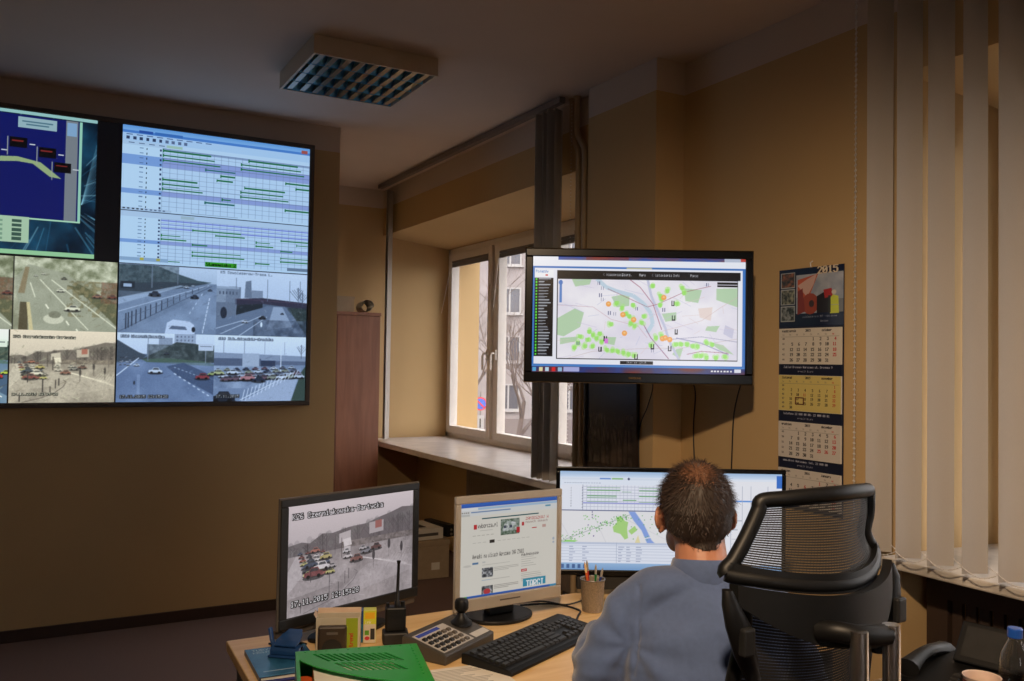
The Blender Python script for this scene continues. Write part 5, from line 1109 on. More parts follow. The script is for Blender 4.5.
# ---------------------------------------------------------------- mesh office chair (seen from behind)
chr_ = thing('office_chair', 'black mesh office chair with headrest that the man sits on', 'office chair', (1.33, 1.40, 0), R(2))
def fr_tube(name, pts, r, parent=chr_, m='blk', n=10, closed=False):
    P = [Vector(p) for p in pts]; out = []; N = len(P)
    if closed:
        for i in range(N):
            a, b_, c_, d_ = P[i - 1], P[i], P[(i + 1) % N], P[(i + 2) % N]
            for t in range(6):
                t /= 6; out.append(.5 * ((2 * b_) + (c_ - a) * t + (2 * a - 5 * b_ + 4 * c_ - d_) * t * t + (3 * b_ - a - 3 * c_ + d_) * t ** 3))
        out.append(out[0])
    else:
        for i in range(N - 1):
            a, b_, c_, d_ = P[max(i - 1, 0)], P[i], P[i + 1], P[min(i + 2, N - 1)]
            for t in range(6):
                t /= 6; out.append(.5 * ((2 * b_) + (c_ - a) * t + (2 * a - 5 * b_ + 4 * c_ - d_) * t * t + (3 * b_ - a - 3 * c_ + d_) * t ** 3))
        out.append(P[-1])
    return obj(name, MB().tube(out, r, n), m, parent, smooth=True)
def surf_strip(S, u0, u1, v, dv, n=22, th=.0012):
    """thin strip of mesh cloth along u at height v on surface S(u, v)"""
    vs = []; fs = []
    for i in range(n + 1):
        u_ = u0 + (u1 - u0) * i / n; a = Vector(S(u_, v)); b_ = Vector(S(u_, v + dv)); vs += [a, b_, b_ + Vector((0, th, 0)), a + Vector((0, th, 0))]
    for i in range(n):
        o = 4 * i
        for k in range(4): fs.append((o + k, o + (k + 1) % 4, o + 4 + (k + 1) % 4, o + 4 + k))
    return vs, fs
# headrest: frame narrower on top, concave towards the sitter
def HS(u_, v):
    """u -1..1, v 0..1"""
    hw = .212 - .058 * v - .006 * math.sin(PI * v)
    x = u_ * hw + .026 * v - (.020 * math.exp(-((v - .32) / .24) ** 2) * u_ if u_ > 0 else 0); bow = .095 * (abs(u_) ** 1.8) * (1 - .45 * v)
    return (x, -.285 + bow + .035 * v, 1.098 + (.150 + .012 * (1 - u_ * u_)) * v + .022 * abs(u_) ** 2 * (1 - v))
hr = [HS(-1 + .25 * k, 0) for k in range(9)] + [HS(1, .12 * k) for k in range(1, 8)] + [HS(1 - .25 * k, 1) for k in range(9)] + [HS(-1, 1 - .12 * k) for k in range(1, 8)]
fr_tube('headrest_frame', hr, .0145, closed=True)
mm = MB()
for k in range(33): vs, fs = surf_strip(HS, -.97, .97, .02 + .029 * k, .0205); mm.add(vs, fs)
for k in range(61):
    u_ = -.96 + .032 * k; mm.tube([Vector(HS(u_, .02 + .08 * j)) + Vector((0, .001, 0)) for j in range(13)], .00035, 3)
obj('headrest_mesh', mm, 'mesh', chr_)
lo_ = MB(); ring = []
for k in range(21):
    u_ = -1 + .1 * k; p = Vector(HS(u_, 0)); ring.append([(p.x, p.y - .012, p.z - .014), (p.x, p.y + .05 * (1 - u_ * u_) + .004, p.z - .012), (p.x, p.y + .05 * (1 - u_ * u_) + .004, p.z + .0), (p.x, p.y - .008, p.z + .022)])
lo_.loft(ring); obj('headrest_lower_rim', lo_, 'blk', chr_, smooth=True)
# backrest
def BS(u_, v):
    hw = .182 + .020 * math.sin(PI * min(1, v * 1.1)) - .02 * (1 - v)
    lum = -.205 - .02 * v + .035 * math.sin(PI * v) * 1.0
    return (u_ * hw - .008, lum - .055 * (1 - u_ * u_), .53 + .538 * v - .02 * (1 - u_ * u_) * v)
bf = [BS(-1 + .25 * k, 0) for k in range(9)] + [BS(1, .1 * k) for k in range(1, 10)] + [BS(1 - .25 * k, 1) for k in range(9)] + [BS(-1, 1 - .1 * k) for k in range(1, 10)]
fr_tube('backrest_frame', bf, .014, closed=True)
mm = MB()
for k in range(88): vs, fs = surf_strip(BS, -.97, .97, .012 + .0111 * k, .0082); mm.add(vs, fs)
for k in range(61):
    u_ = -.96 + .032 * k; mm.tube([Vector(BS(u_, .02 + .08 * j)) + Vector((0, .001, 0)) for j in range(13)], .00035, 3)
obj('backrest_mesh', mm, 'mesh', chr_)
# crescent yoke that carries the headrest
yk = MB(); ring = []
for k in range(25):
    u_ = -1 + k / 12; x = u_ * .216 - .014; y = -.315 + .085 * abs(u_) ** 1.9; hgt = .018 + .030 * (1 - abs(u_) ** 2.2); zc = 1.042 + .052 * abs(u_) ** 2
    ring.append([(x, y - .010, zc - hgt), (x, y + .012, zc - hgt * .9), (x, y + .014, zc + hgt * .9), (x, y - .008, zc + hgt)])
yk.loft(ring); obj('yoke', yk, 'blk', chr_, smooth=True)
for s in (-1, 1):
    pr_ = MB(); ring = []
    for k, (x, y, z, a, b_) in enumerate(((.182, -.232, .93, .014, .012), (.197, -.236, .985, .026, .014), (.209, -.240, 1.040, .028, .015), (.218, -.238, 1.080, .018, .013), (.216, -.232, 1.105, .009, .010))):
        ring.append([(s * x - (.014 if s > 0 else .024 * max(0, (z - .93) / .12)) + a * math.cos(t), y + b_ * math.sin(t), z) for t in [2 * PI * q_ / 12 for q_ in range(12)]])
    pr_.loft(ring); obj('side_bracket', pr_, 'blk', chr_, smooth=True)
    obj('adjuster_pad', MB().box(s * .213 - .028, s * .213, -.266, -.248, .992, 1.042), 'blkm', chr_, bevel=.005)
# lumbar bracket and chrome spine tubes
for s in (-1, 1):
    fr_tube('spine_tube', [(s * .044 - .030, -.370, 1.044), (s * .044 - .030, -.371, .97), (s * .044 - .026, -.366, .80), (s * .04 - .02, -.33, .60), (s * .036, -.22, .43), (s * .036, -.05, .40)], .0155, m='chrome', n=16)
obj('spine_bracket', MB().box(-.062, .004, -.366, -.31, 1.004, 1.026), 'blkm', chr_, bevel=.006)
fr_tube('spine_link', [(-.098, -.305, 1.030), (-.088, -.335, 1.036), (-.06, -.360, 1.032), (.004, -.368, 1.026)], .0185)
# seat, arms, base
se = MB(); ring = []
for k in range(9):
    t_ = k / 8; y = -.20 + .47 * t_; hw = .235 + .02 * math.sin(PI * t_); zt2 = .468 - .02 * max(0, t_ - .7) * 3; n_ = 12
    ring.append([(hw * math.cos(a) * (1 if abs(math.cos(a)) < .9 else 1), y, zt2 - .035 + .032 * math.sin(a)) for a in [2 * PI * q_ / 16 for q_ in range(16)]])
se.loft(ring); obj('seat', se, mat('seat_fabric', srgb(26, 26, 28), .9), chr_, smooth=True)
obj('seat_plate', MB().box(-.10, .10, -.14, .14, .37, .398), 'greym', chr_)
for s in (-1, 1):
    fr_tube('arm_post', [(s * .10, .02, .385), (s * .24, .02, .39), (s * .285, .0, .43), (s * .285, -.01, .62)], .014, m='blk')
    obj('arm_pad', MB().box(s * .285 - .035, s * .285 + .035, -.12, .12, .62, .645), 'blkm', chr_, bevel=.008)
obj('gas_cylinder', MB().lathe([(.028, .10), (.028, .24), (.018, .24), (.018, .37)], 16), 'chrome', chr_, smooth=True)
bs = MB()
for k in range(5):
    a = 2 * PI * k / 5 + .5; bs.tube([(.02 * math.cos(a), .02 * math.sin(a), .115), (.30 * math.cos(a), .30 * math.sin(a), .075)], [.028, .016], 8)
bs.lathe([(.04, .075), (.042, .13), (.03, .14)], 16); obj('star_base', bs, 'blk', chr_, smooth=True)
for k in range(5):
    a = 2 * PI * k / 5 + .5; x, y = .30 * math.cos(a), .30 * math.sin(a)
    cs = obj('caster', MB().tube([(-.024, 0, 0), (-.006, 0, 0)], .027, 16).tube([(.006, 0, 0), (.024, 0, 0)], .027, 16).tube([(0, 0, 0), (0, 0, .045)], .006, 8), 'blkm', chr_, loc=(x, y, .0275), rot=(0, 0, a + .7))

# ---------------------------------------------------------------- the seated man
MX, MY, MROT = 1.284, 1.42, -29.1
def blob_mesh(name, parts, voxel, m, parent, smooth_it=4, disp=None, facs=.5):
    """parts: chains of (x, y, z, rx, ry, rz[, yaw]) ellipsoids, blended into one continuous skin"""
    mb = MB()
    for chain in parts:
        n = len(chain)
        if n == 1: c0 = chain[0]; mb.ell(c0[:3], c0[3:6], 20, 14); continue
        for i in range(n - 1):
            a, b_ = np.array(chain[i][:6], float), np.array(chain[i + 1][:6], float); d_ = np.linalg.norm(a[:3] - b_[:3])
            st = max(2, int(d_ / (min(min(a[3:6]), min(b_[3:6])) * .28)) + 1)
            for k in range(st + (1 if i == n - 2 else 0)):
                q = a + (b_ - a) * k / st; mb.ell(q[:3], q[3:6], 16, 10)
    o = obj(name, mb, m); md = o.modifiers.new('r', 'REMESH'); md.mode = 'VOXEL'; md.voxel_size = voxel; md.use_smooth_shade = True
    ms = o.modifiers.new('s', 'SMOOTH'); ms.factor = facs; ms.iterations = smooth_it
    dg = bpy.context.evaluated_depsgraph_get(); me = bpy.data.meshes.new_from_object(o.evaluated_get(dg)); old = o.data
    o.modifiers.clear(); o.data = me; bpy.data.meshes.remove(old); me.name = name
    co = np.empty(len(me.vertices) * 3, np.float32); me.vertices.foreach_get('co', co); co = co.reshape(-1, 3)
    if disp is not None:
        no = np.empty(len(me.vertices) * 3, np.float32); me.vertices.foreach_get('normal', no); no = no.reshape(-1, 3)
        co = disp(co, no).astype(np.float32); me.vertices.foreach_set('co', co.ravel())
    me.polygons.foreach_set('use_smooth', [True] * len(me.polygons)); me.update()
    if not me.materials: me.materials.append(M[m] if isinstance(m, str) else m)
    o.parent = parent; return o
man = thing('person', 'seated man with short brown hair in a blue grey sweater, seen from behind', 'person', (MX, MY, 0), R(MROT))
HC = (-.006, .137, 1.168)   # skull centre
M['skin'] = mat('skin', srgb(178, 124, 98), .5, var=.08, scale=18, sub=.15)
def arm_chain(s, g=-.004):
    return [(s * .130, .082, .962, .056 + g, .058 + g, .048 + g), (s * .160, .080, .940, .052 + g, .056 + g, .052 + g), (s * .193, .078, .885, .048 + g, .050 + g, .05 + g), (s * .222, .074, .825, .045 + g, .046 + g, .04 + g)]
ELB = lambda s: (s * .250, .170, .818)
def fore(s, g=-.003):
    return [(s * .232, .068, .790, .044 + g, .046 + g, .034 + g), (s * .222, .17, .818, .042 + g, .042 + g, .036 + g), (s * .195, .29, .816, .040 + g, .040 + g, .034 + g), (s * .155, .37, .795, .030 + g, .03 + g, .027 + g), (s * .135, .41, .790, .026 + g, .028 + g, .022 + g)]
def hand(s):
    w = Vector((s * .128, .425, .786)); out = [[(w.x, w.y, w.z, .022, .026, .016), (w.x - s * .012, w.y + .045, w.z - .004, .032, .028, .013), (w.x - s * .022, w.y + .078, w.z - .008, .035, .018, .012)]]
    base = Vector((w.x - s * .022, w.y + .085, w.z - .006)); L = (.068, .080, .074, .056)
    for k in range(4):
        off = (k - 1.5) * .0195 * s * -1
        a = base + Vector((-off, -.004 * abs(k - 1.2), 0)); dr = Vector((-s * .22 - off * 2, 1, 0)).normalized()
        p1 = a + dr * L[k] * .45 + Vector((0, 0, .010)); p2 = a + dr * L[k] * .78 + Vector((0, 0, .0)); p3 = a + dr * L[k] + Vector((0, 0, -.010))
        out.append([(*a, .0095, .0095, .009), (*p1, .0088, .0088, .0085), (*p2, .008, .008, .0075), (*p3, .0068, .0068, .0062)])
    a = w + Vector((-s * .030, .022, -.002)); out.append([(*a, .013, .013, .011), (*(a + Vector((-s * .025, .026, -.004))), .0105, .0105, .0095), (*(a + Vector((-s * .036, .054, -.008))), .0085, .0085, .008)])
    return out
x0, y0, z0 = HC
head = [
    [(x0, y0 - .012, z0 + .012, .074, .093, .094)], [(x0, y0 + .012, z0 + .004, .072, .086, .093)], [(x0, y0 - .030, z0 - .012, .070, .066, .074)],
    [(x0, y0 + .045, z0 - .055, .056, .050, .056)], [(x0, y0 + .068, z0 - .088, .034, .030, .026)],                       # jaw, chin
    [(-.045, y0 + .02, z0 - .07, .022, .045, .03)], [(.045, y0 + .02, z0 - .07, .022, .045, .03)],
    [(x0, y0 + .096, z0 + .002, .012, .012, .016), (x0, y0 + .118, z0 - .030, .014, .014, .012)], [(-.012, y0 + .108, z0 - .034, .008, .01, .008)], [(.012, y0 + .108, z0 - .034, .008, .01, .008)],
    [(-.050, y0 + .062, z0 + .018, .012, .012, .008), (-.026, y0 + .077, z0 + .020, .012, .010, .008), (.014, y0 + .077, z0 + .020, .012, .010, .008), (.038, y0 + .062, z0 + .018, .012, .012, .008)], [(-.042, y0 + .046, z0 - .032, .026, .030, .026)], [(.038, y0 + .046, z0 - .032, .026, .030, .026)],
    [(-.020, y0 + .098, z0 - .062, .010, .008, .005), (x0, y0 + .104, z0 - .061, .010, .008, .006), (.020, y0 + .098, z0 - .062, .010, .008, .005)], [(-.015, y0 + .097, z0 - .071, .010, .008, .005), (.015, y0 + .097, z0 - .071, .010, .008, .005)],
]
for s in (-1, 1):   # ears: helix rim, bowl and lobe, standing off the skull
    ez = z0 - .020
    head.append([(x0 + s * .068, y0 + .018, ez - .002, .007, .008, .018), (x0 + s * .078, y0 + .004, ez + .001, .0062, .008, .028), (x0 + s * .086, y0 - .008, ez + .003, .0055, .007, .028), (x0 + s * .0905, y0 - .015, ez + .004, .0045, .005, .022)])
    head.append([(x0 + s * .072, y0 + .010, ez - .022, .007, .008, .011), (x0 + s * .078, y0 + .002, ez - .028, .0055, .007, .008)])
neck = [[(0, .075, 1.02, .070, .062, .03), (0, .088, 1.06, .060, .060, .03), (0, .105, 1.10, .057, .060, .03), (0, .118, 1.13, .056, .062, .03)]]
torso = [[(0, 0, .56, .150, .108, .09), (0, .0, .66, .138, .098, .08), (0, .022, .76, .142, .098, .08), (0, .042, .86, .154, .102, .07), (0, .060, .935, .142, .096, .045), (0, .072, .975, .105, .074, .036), (0, .082, 1.015, .068, .054, .03)]]
legs = []
for s in (-1, 1):
    legs.append([(s * .085, .02, .555, .085, .09, .078), (s * .12, .22, .56, .078, .07, .068), (s * .145, .43, .565, .058, .055, .056), (s * .15, .46, .53, .052, .052, .05), (s * .15, .47, .40, .050, .052, .05), (s * .15, .47, .25, .040, .042, .04), (s * .15, .46, .11, .034, .036, .03)])
    legs.append([(s * .15, .44, .06, .034, .038, .035), (s * .152, .50, .045, .038, .05, .028), (s * .158, .57, .035, .038, .04, .02)])
body = blob_mesh('body', head + neck + torso + legs + [arm_chain(-1), arm_chain(1), fore(-1), fore(1)] + hand(-1) + hand(1), .0042, 'skin', man, 3)
for s in (-1, 1):
    obj('eyeball', MB().ell((x0 + s * .030, y0 + .0805, z0 - .004), (.0115, .0115, .0100), 16, 12), mat('eye_white', srgb(220, 215, 208), .2), man, smooth=True)
    obj('iris', MB().ell((x0 + s * .030, y0 + .0892, z0 - .004), (.0055, .0036, .0055), 14, 10), mat('iris_brown', srgb(60, 40, 26), .2), man, smooth=True)
    obj('eyebrow', MB().tube([(x0 + s * .014, y0 + .086, z0 + .022), (x0 + s * .032, y0 + .083, z0 + .027), (x0 + s * .05, y0 + .072, z0 + .022)], [.003, .0035, .002], 8), 'skirt', man, smooth=True)
# sweater
M['sweater'] = mat('blue_grey_knit', srgb(78, 96, 136), .9, var=.06, scale=90, bump=.35, bscale=900, sheen=.3)
rs_ = np.random.RandomState(11); FD = [(rs_.uniform(-1, 1, 3), rs_.uniform(0, 6.28)) for _ in range(8)]
def folds(co, no):
    x, y, z = co[:, 0], co[:, 1], co[:, 2]; d = np.zeros(len(co))
    # creases fanning from the armpits and across the lower back
    for s in (-1, 1):
        ax, az = s * .17, .90; dx, dz = x - ax, z - az; rr_ = np.hypot(dx, dz) + 1e-6; an = np.arctan2(dz, dx * -s)
        d += .0021 * np.sin(an * 7 + s * 1.3 + 12 * rr_) * np.exp(-((rr_ - .09) / .075) ** 2)
    d += .0030 * np.sin(z * 62 + x * 14 + 2.2 * np.sin(x * 17)) * np.exp(-((z - .74) / .10) ** 2)
    d += .0030 * np.sin((z * 1.0 + .30 * x) * 46 + 1.5 * np.sin(x * 20)) * np.exp(-((z - .975) / .05) ** 2) * (np.abs(x) < .2) * np.exp(-((np.abs(x) - .09) / .07) ** 2)
    for v, p in FD: d += .0011 * np.sin(co @ (v * 34) + p)
    # armhole seam
    for s in (-1, 1): d -= .0032 * np.exp(-((x - s * (.150 + .10 * (.98 - z))) / .0045) ** 2) * (z > .84) * (z < 1.02)
    arm = np.exp(-((z - .83) / .035) ** 2) * (np.abs(x) > .19); d += .0014 * np.sin(z * 130 + y * 50) * arm
    return co + no * (1.7 * d)[:, None]
g = .013
tsw = [[(0, 0, .575, .170, .128, .05), (0, .0, .66, .163, .122, .08), (0, .018, .76, .170, .122, .08), (0, .036, .86, .183, .128, .07), (0, .054, .935, .172, .122, .050), (0, .066, .975, .128, .098, .042), (0, .078, 1.012, .088, .078, .030), (0, .084, 1.040, .070, .068, .014)],
       [(-.155, .080, .968, .05, .064, .048), (-.105, .077, 1.0, .05, .064, .043), (-.055, .078, 1.022, .05, .066, .036), (0, .080, 1.03, .05, .066, .030), (.055, .078, 1.022, .05, .066, .036), (.105, .077, 1.0, .05, .064, .043), (.155, .080, .968, .05, .064, .048)]]
sw = blob_mesh('sweater', tsw + [arm_chain(-1, g), arm_chain(1, g), fore(-1, g)[:-1], fore(1, g)[:-1]], .0055, 'sweater', man, 10, folds)
cl = MB(); 
def ringpts(z, rx, ry, yc, tilt=.16): return [(rx * math.cos(t), yc + ry * math.sin(t), z - tilt * ry * math.sin(t)) for t in [2 * PI * k / 40 for k in range(40)]]
cl.loft([ringpts(1.005, .070, .070, .086), ringpts(1.040, .071, .073, .086), ringpts(1.056, .067, .069, .089), ringpts(1.066, .0635, .066, .091), ringpts(1.068, .0615, .064, .091), ringpts(1.062, .059, .061, .091), ringpts(1.036, .059, .060, .088)], cap=False)
obj('collar', cl, 'sweater', sw, smooth=True)
for s in (-1, 1):
    cf = MB(); a = Vector((s * .170, .345, .797)); b_ = Vector((s * .148, .39, .792)); cf.tube([a, a.lerp(b_, .3), b_], [.040, .042, .041], 20); obj('cuff', cf, 'sweater', sw, smooth=True)
M['trouser'] = mat('dark_trousers', srgb(38, 40, 48), .9, bump=.3)
tr_l = []
for s in (-1, 1): tr_l.append([(s * .085, .0, .56, .10, .11, .084), (s * .12, .22, .562, .088, .08, .076), (s * .145, .43, .567, .068, .065, .065), (s * .15, .47, .53, .062, .062, .06), (s * .15, .475, .40, .058, .062, .05), (s * .15, .475, .25, .052, .056, .04), (s * .15, .465, .13, .050, .054, .02)])
blob_mesh('trousers', tr_l + [[(0, 0, .575, .165, .122, .085)]], .008, 'trouser', man, 4)
for s in (-1, 1):
    shoe = blob_mesh('shoe', [[(s * .15, .43, .05, .040, .04, .045), (s * .152, .50, .045, .045, .05, .036), (s * .158, .58, .034, .044, .045, .026)]], .006, 'blk', man, 3)
# hair: scalp cap plus short strands
M['hair'] = mat('brown_hair', srgb(40, 28, 21), .6, var=.35, scale=120)
M['hair2'] = mat('brown_hair_strands', srgb(46, 31, 23), .6, var=.5, scale=200)
def hair_region(d):
    """d unit direction from skull centre -> (inside hair, thickness factor)"""
    x, y, z = d
    az = math.atan2(x, -y)              # 0 at the back of the head
    low = -.70 + .34 * min(1, abs(az) / 1.35) ** 1.8     # nape line rises towards the ears
    if abs(az) > 1.35: low = -.10 + .85 * min(1, (abs(az) - 1.35) / .5)
    return z > low, min(1, (z - low) * 5 + .15)
cap = MB(); from mathutils.bvhtree import BVHTree
bme = body.data; bvh = BVHTree.FromPolygons([v.co.copy() for v in bme.vertices], [tuple(p.vertices) for p in bme.polygons])
hc = Vector(HC) + Vector((0, 0, .0))
def on_head(d):
    h_, n_, i_, dist = bvh.ray_cast(hc + d * .30, -d, .30)
    return (h_, n_) if h_ is not None else (hc + d * .08, d)
NA, NB = 96, 64; grid = {}
for j in range(NB + 1):
    th = PI * j / NB
    for i in range(NA):
        ph_ = 2 * PI * i / NA; d = Vector((math.sin(th) * math.sin(ph_), -math.sin(th) * math.cos(ph_), math.cos(th)))
        ok, t_ = hair_region(d); ok = ok and hair_region(Vector((d.x, d.y, d.z - .07)))[0]
        if abs(d.x) > .74 and -.62 < d.z < .26 and -.42 < d.y < .6: ok = False    # leave the ears free
        if ok and math.exp(-((d - Vector((-.05, -.52, .85)).normalized()).length / .33) ** 2) > .78: ok = False
        if ok:
            p, n_ = on_head(d); rr_ = (p - hc).length; rmax = .118
            crown = math.exp(-((d - Vector((-.05, -.52, .85)).normalized()).length / .33) ** 2)
            th_h = (.0055 * t_ + .001) * (1 - .72 * crown); th_h += .0012 * math.sin(ph_ * 23 + th * 9) * t_
            grid[i, j] = len(cap.v); cap.v.append(tuple(hc + d * (min(rr_, rmax) + th_h)))
for j in range(NB):
    for i in range(NA):
        q = [(i, j), ((i + 1) % NA, j), ((i + 1) % NA, j + 1), (i, j + 1)]
        if all(k in grid for k in q): cap.f.append(tuple(grid[k] for k in q))
hair = obj('hair', cap, 'hair', man, smooth=True)
st = MB(); rh = random.Random(21)
crown_c = Vector((-.05, -.52, .85)).normalized()
for _ in range(15000):
    z = rh.uniform(-.8, 1); a = rh.uniform(-PI, PI); s_ = math.sqrt(1 - z * z); d = Vector((s_ * math.sin(a), -s_ * math.cos(a), z))
    ok, t_ = hair_region(d)
    if ok and not hair_region(Vector((d.x, d.y, d.z - .06)))[0]: ok = False
    if not ok or (abs(d.x) > .74 and -.62 < d.z < .26 and -.42 < d.y < .6): continue
    cr_ = math.exp(-((d - crown_c).length / .34) ** 2)
    if rh.random() < cr_ * .25: continue
    p, n_ = on_head(d); base = hc + d * (min((p - hc).length, .118) + .001)
    fl = d - crown_c * d.dot(crown_c) if (d - crown_c).length > .05 else Vector((rh.uniform(-1, 1), 0, rh.uniform(-1, 1)))
    fl = fl - d * fl.dot(d); fl.normalize()
    fl = (fl + Vector((rh.uniform(-.35, .35), rh.uniform(-.35, .35), rh.uniform(-.35, .35)))).normalized()
    L = (.022 if z > .2 else .012) * (.6 + .6 * t_) * rh.uniform(.6, 1.2); lift = (.0065 if z > .1 else .0052) * t_ * rh.uniform(.7, 1.25)
    p1 = base + d * lift * .75 + fl * L * .4; p2 = base + d * (lift * 1.0) + fl * L; sd_ = d.cross(fl).normalized() * .00055
    o_ = len(st.v); st.v += [tuple(base - sd_), tuple(base + sd_), tuple(p1 + sd_), tuple(p1 - sd_), tuple(p2)]; st.f += [(o_, o_ + 1, o_ + 2, o_ + 3), (o_ + 3, o_ + 2, o_ + 4)]
obj('hair_strands', st, 'hair2', hair)
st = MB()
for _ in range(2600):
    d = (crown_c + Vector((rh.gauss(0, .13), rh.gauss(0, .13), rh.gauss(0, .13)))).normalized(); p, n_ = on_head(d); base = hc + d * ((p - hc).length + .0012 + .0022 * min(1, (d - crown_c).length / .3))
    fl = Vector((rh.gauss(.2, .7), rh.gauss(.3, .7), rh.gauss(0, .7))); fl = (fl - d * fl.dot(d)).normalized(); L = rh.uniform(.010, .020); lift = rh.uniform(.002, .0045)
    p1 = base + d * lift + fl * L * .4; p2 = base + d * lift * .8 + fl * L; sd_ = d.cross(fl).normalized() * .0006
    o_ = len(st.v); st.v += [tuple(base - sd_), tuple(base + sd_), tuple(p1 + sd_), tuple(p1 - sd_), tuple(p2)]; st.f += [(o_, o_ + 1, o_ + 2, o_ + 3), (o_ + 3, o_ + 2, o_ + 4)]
cw_o = obj('crown_strands', st, mat('thin_crown_highlight_hair', srgb(104, 70, 50), .5, var=.4, scale=200), hair); cw_o['label'] = 'thinner reddish brown hair on the crown, with painted highlight'  # thin hair; the lit crown is also put into this lighter colour

# ---------------------------------------------------------------- outside the windows
ge = obj('ground', MB().box(-60, 90, -60, 90, -3.3, -3.2), mat('wet_street', srgb(80, 76, 74), .6, var=.15, scale=2)); ge['kind'] = 'structure'
BR = -27.5; ca_, sa_ = math.cos(R(BR)), math.sin(R(BR))
bd = thing('apartment_building', 'grey pink apartment building across the street behind the bare trees', 'building', (24.5, 45, -3.2), R(BR))
M['facade'] = mat('facade_plaster', srgb(146, 138, 137), .85, var=.12, scale=.8); M['facw'] = mat('window_frame_white', srgb(160, 156, 154), .5); M['facg'] = mat('dark_pane', srgb(84, 84, 92), .15)
obj('facade', MB().box(-17, 17, 0, 10, 0, 19), 'facade', bd); obj('roof', MB().box(-17.4, 17.4, -.4, 10.4, 19, 19.5), 'greym', bd); obj('plinth', MB().box(-17, 17, -.1, 0, 0, 1.4), mat('plinth_grey', srgb(120, 110, 108), .8), bd)
for fl_ in range(6):
    for k in range(9):
        x = -14.1 + 3.6 * k; z = 1.9 + 2.85 * fl_
        wn = obj('window', MB().box(x - .68, x + .68, -.09, 0, z, z + .09).box(x - .68, x + .68, -.09, 0, z + 1.46, z + 1.55).box(x - .68, x - .58, -.09, 0, z + .09, z + 1.46).box(x + .58, x + .68, -.09, 0, z + .09, z + 1.46).box(x - .05, x + .05, -.08, 0, z + .09, z + 1.46).box(x - .8, x + .8, -.2, 0, z - .1, z), 'facw', bd)
        obj('pane', MB().box(x - .58, x + .58, -.02, .01, z + .09, z + 1.46), 'facg', wn)
for k in (3, 6):
    for fl_ in range(1, 5):
        x = -15 + 3.6 * k - 1.8; z = 1.6 + 2.85 * fl_
        obj('balcony', MB().box(x - 1.3, x + 1.3, -1.1, 0, z - .12, z).box(x - 1.3, x + 1.3, -1.1, -1.04, z, z + .95), mat('balcony_panel', srgb(150, 136, 134), .8), bd)
def tree(loc, h, seed, label):
    r_ = random.Random(seed); t = thing('bare_tree', label, 'tree', loc); mb = MB()
    def grow(p, d, L, rad, dep):
        n = 4; pts = [p]; rs2 = [rad]; q = p.copy(); dd = d.copy()
        for k in range(n):
            dd = (dd + Vector((r_.uniform(-.16, .16), r_.uniform(-.16, .16), r_.uniform(-.03, .13)))).normalized(); q = q + dd * L / n; pts.append(q.copy()); rs2.append(rad * (1 - .42 * (k + 1) / n))
        mb.tube(pts, rs2, 7 if dep < 2 else 4, cap=False)
        if dep >= 6: return
        for k in range(3 if dep < 4 else 2):
            i = r_.randint(2, n); ax = Vector((r_.uniform(-1, 1), r_.uniform(-1, 1), r_.uniform(-.1, .7))).normalized(); nd = (dd * .85 + ax * .75).normalized()
            grow(pts[i], nd, L * r_.uniform(.62, .84), rs2[i] * .72, dep + 1)
    grow(Vector((0, 0, 0)), Vector((0, 0, 1)), h * .26, h * .0125, 0)
    obj('trunk_and_branches', mb, mat('bark', srgb(96, 84, 80), .9), t); return t
tree((14.1, 27.6, -3.2), 12, 3, 'bare tree outside the left sash of the window, beside the street sign')
tree((18.0, 31.4, -3.2), 12, 8, 'bare tree outside the right sash of the window, in front of the building')
tree((24.6, 40.2, -3.2), 11, 15, 'bare tree farther back, close to the building facade')
tree((15.4, 21.0, -3.2), 9, 23, 'bare tree nearest the window, partly behind the television')
sg = thing('street_sign', 'round blue and red no parking sign on a pole outside the window', 'street sign', (18.28, 35.75, -3.2), R(-27))
M['signb'] = mat('sign_blue', srgb(60, 100, 190), .4); M['signr'] = mat('sign_red', srgb(206, 50, 60), .4)
obj('pole', MB().tube([(0, .04, 0), (0, .04, 3.35)], .035, 10), 'greym', sg)
disc = lambda r_, y: MB().prism([(r_ * math.cos(a * PI / 16), r_ * math.sin(a * PI / 16)) for a in range(32)], 0, .01, Tm((0, y, 2.78), (R(90), 0, 0)))
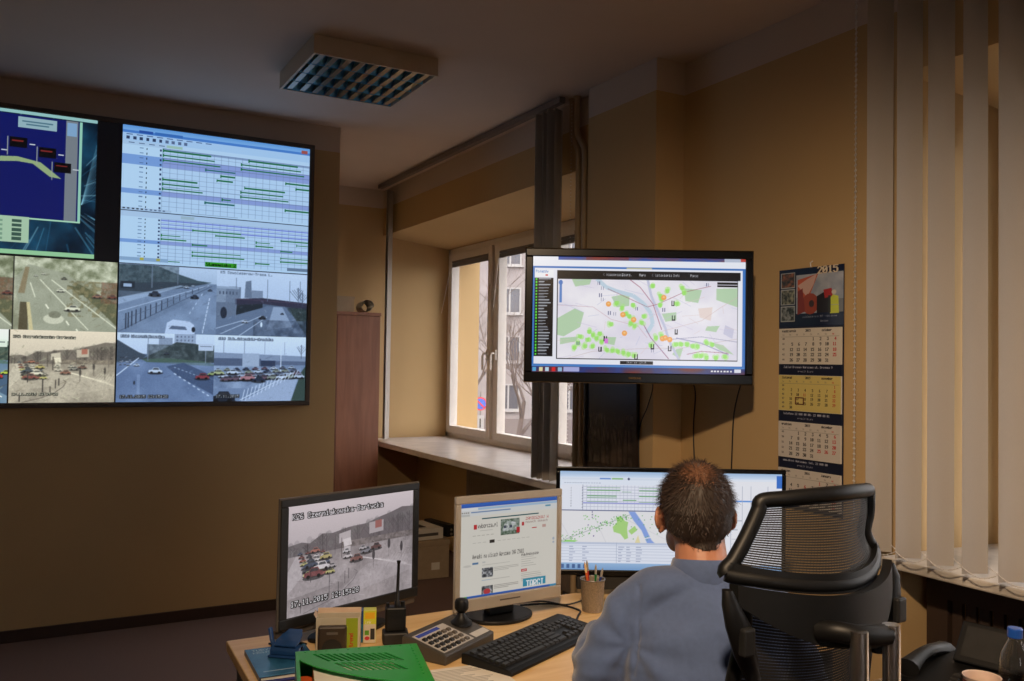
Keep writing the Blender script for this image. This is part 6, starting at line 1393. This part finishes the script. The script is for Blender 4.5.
dk_ = obj('sign_disc', disc(.31, 0), 'signr', sg); obj('blue_field', disc(.245, -.012), 'signb', dk_); obj('red_bar', MB().box(-.26, .26, -.036, -.024, -.035, .035, Tm((0, 0, 2.78), (0, R(45), 0))), 'signr', dk_)
obj('lower_plate', MB().box(-.17, .17, -.01, .0, 1.55, 2.25), 'facw', sg); obj('arrow', MB().box(-.03, .03, -.014, -.0101, 1.68, 2.1), 'blk', sg)

# ---------------------------------------------------------------- light
wd = bpy.data.worlds.new('overcast_sky'); C.world = wd; wd.use_nodes = True; bg = wd.node_tree.nodes['Background']
bg.inputs[0].default_value = (1.0, .965, .96, 1); bg.inputs[1].default_value = 4.5
# the one lamp that is on: a warm ceiling spot fixture behind the camera
LP = Vector((.15, .25, 2.70)); 
sf = thing('ceiling_spotlight', 'warm ceiling spotlight high above the front of the room', 'ceiling lamp', (LP.x, LP.y, ZC))
tgt = Vector((1.95, 2.05, .75)); dv = (tgt - LP).normalized(); q_ = dv.to_track_quat('-Z', 'Y').to_matrix().to_4x4()
obj('canopy', MB().tube([(0, 0, -.001), (0, 0, -.03)], .05, 20).tube([(0, 0, -.03), (0, 0, -.20)], .008, 10), 'lampw', sf)
sh_ = MB().lathe([(.045, .09), (.060, .02), (.085, -.06), (.082, -.06), (.056, .02), (.040, .088)], 24, T=Matrix.Translation((0, 0, -.256)) @ q_, close=False); obj('shade', sh_, 'blk', sf)
ld = bpy.data.lights.new('lamp_light', 'SPOT'); ld.energy = 275; ld.color = (1, .72, .46); ld.spot_size = R(80); ld.spot_blend = 1; ld.shadow_soft_size = .06
lo2 = bpy.data.objects.new('lamp_light', ld); COL.objects.link(lo2); lo2.matrix_world = Matrix.Translation(LP) @ q_
C.cycles.use_denoising = True
try: C.cycles.denoiser = 'OPENIMAGEDENOISE'
except Exception: pass
C.cycles.max_bounces = 8; C.cycles.diffuse_bounces = 5; C.cycles.transparent_max_bounces = 12; C.cycles.sample_clamp_indirect = 6
C.cycles.caustics_reflective = False; C.cycles.caustics_refractive = False
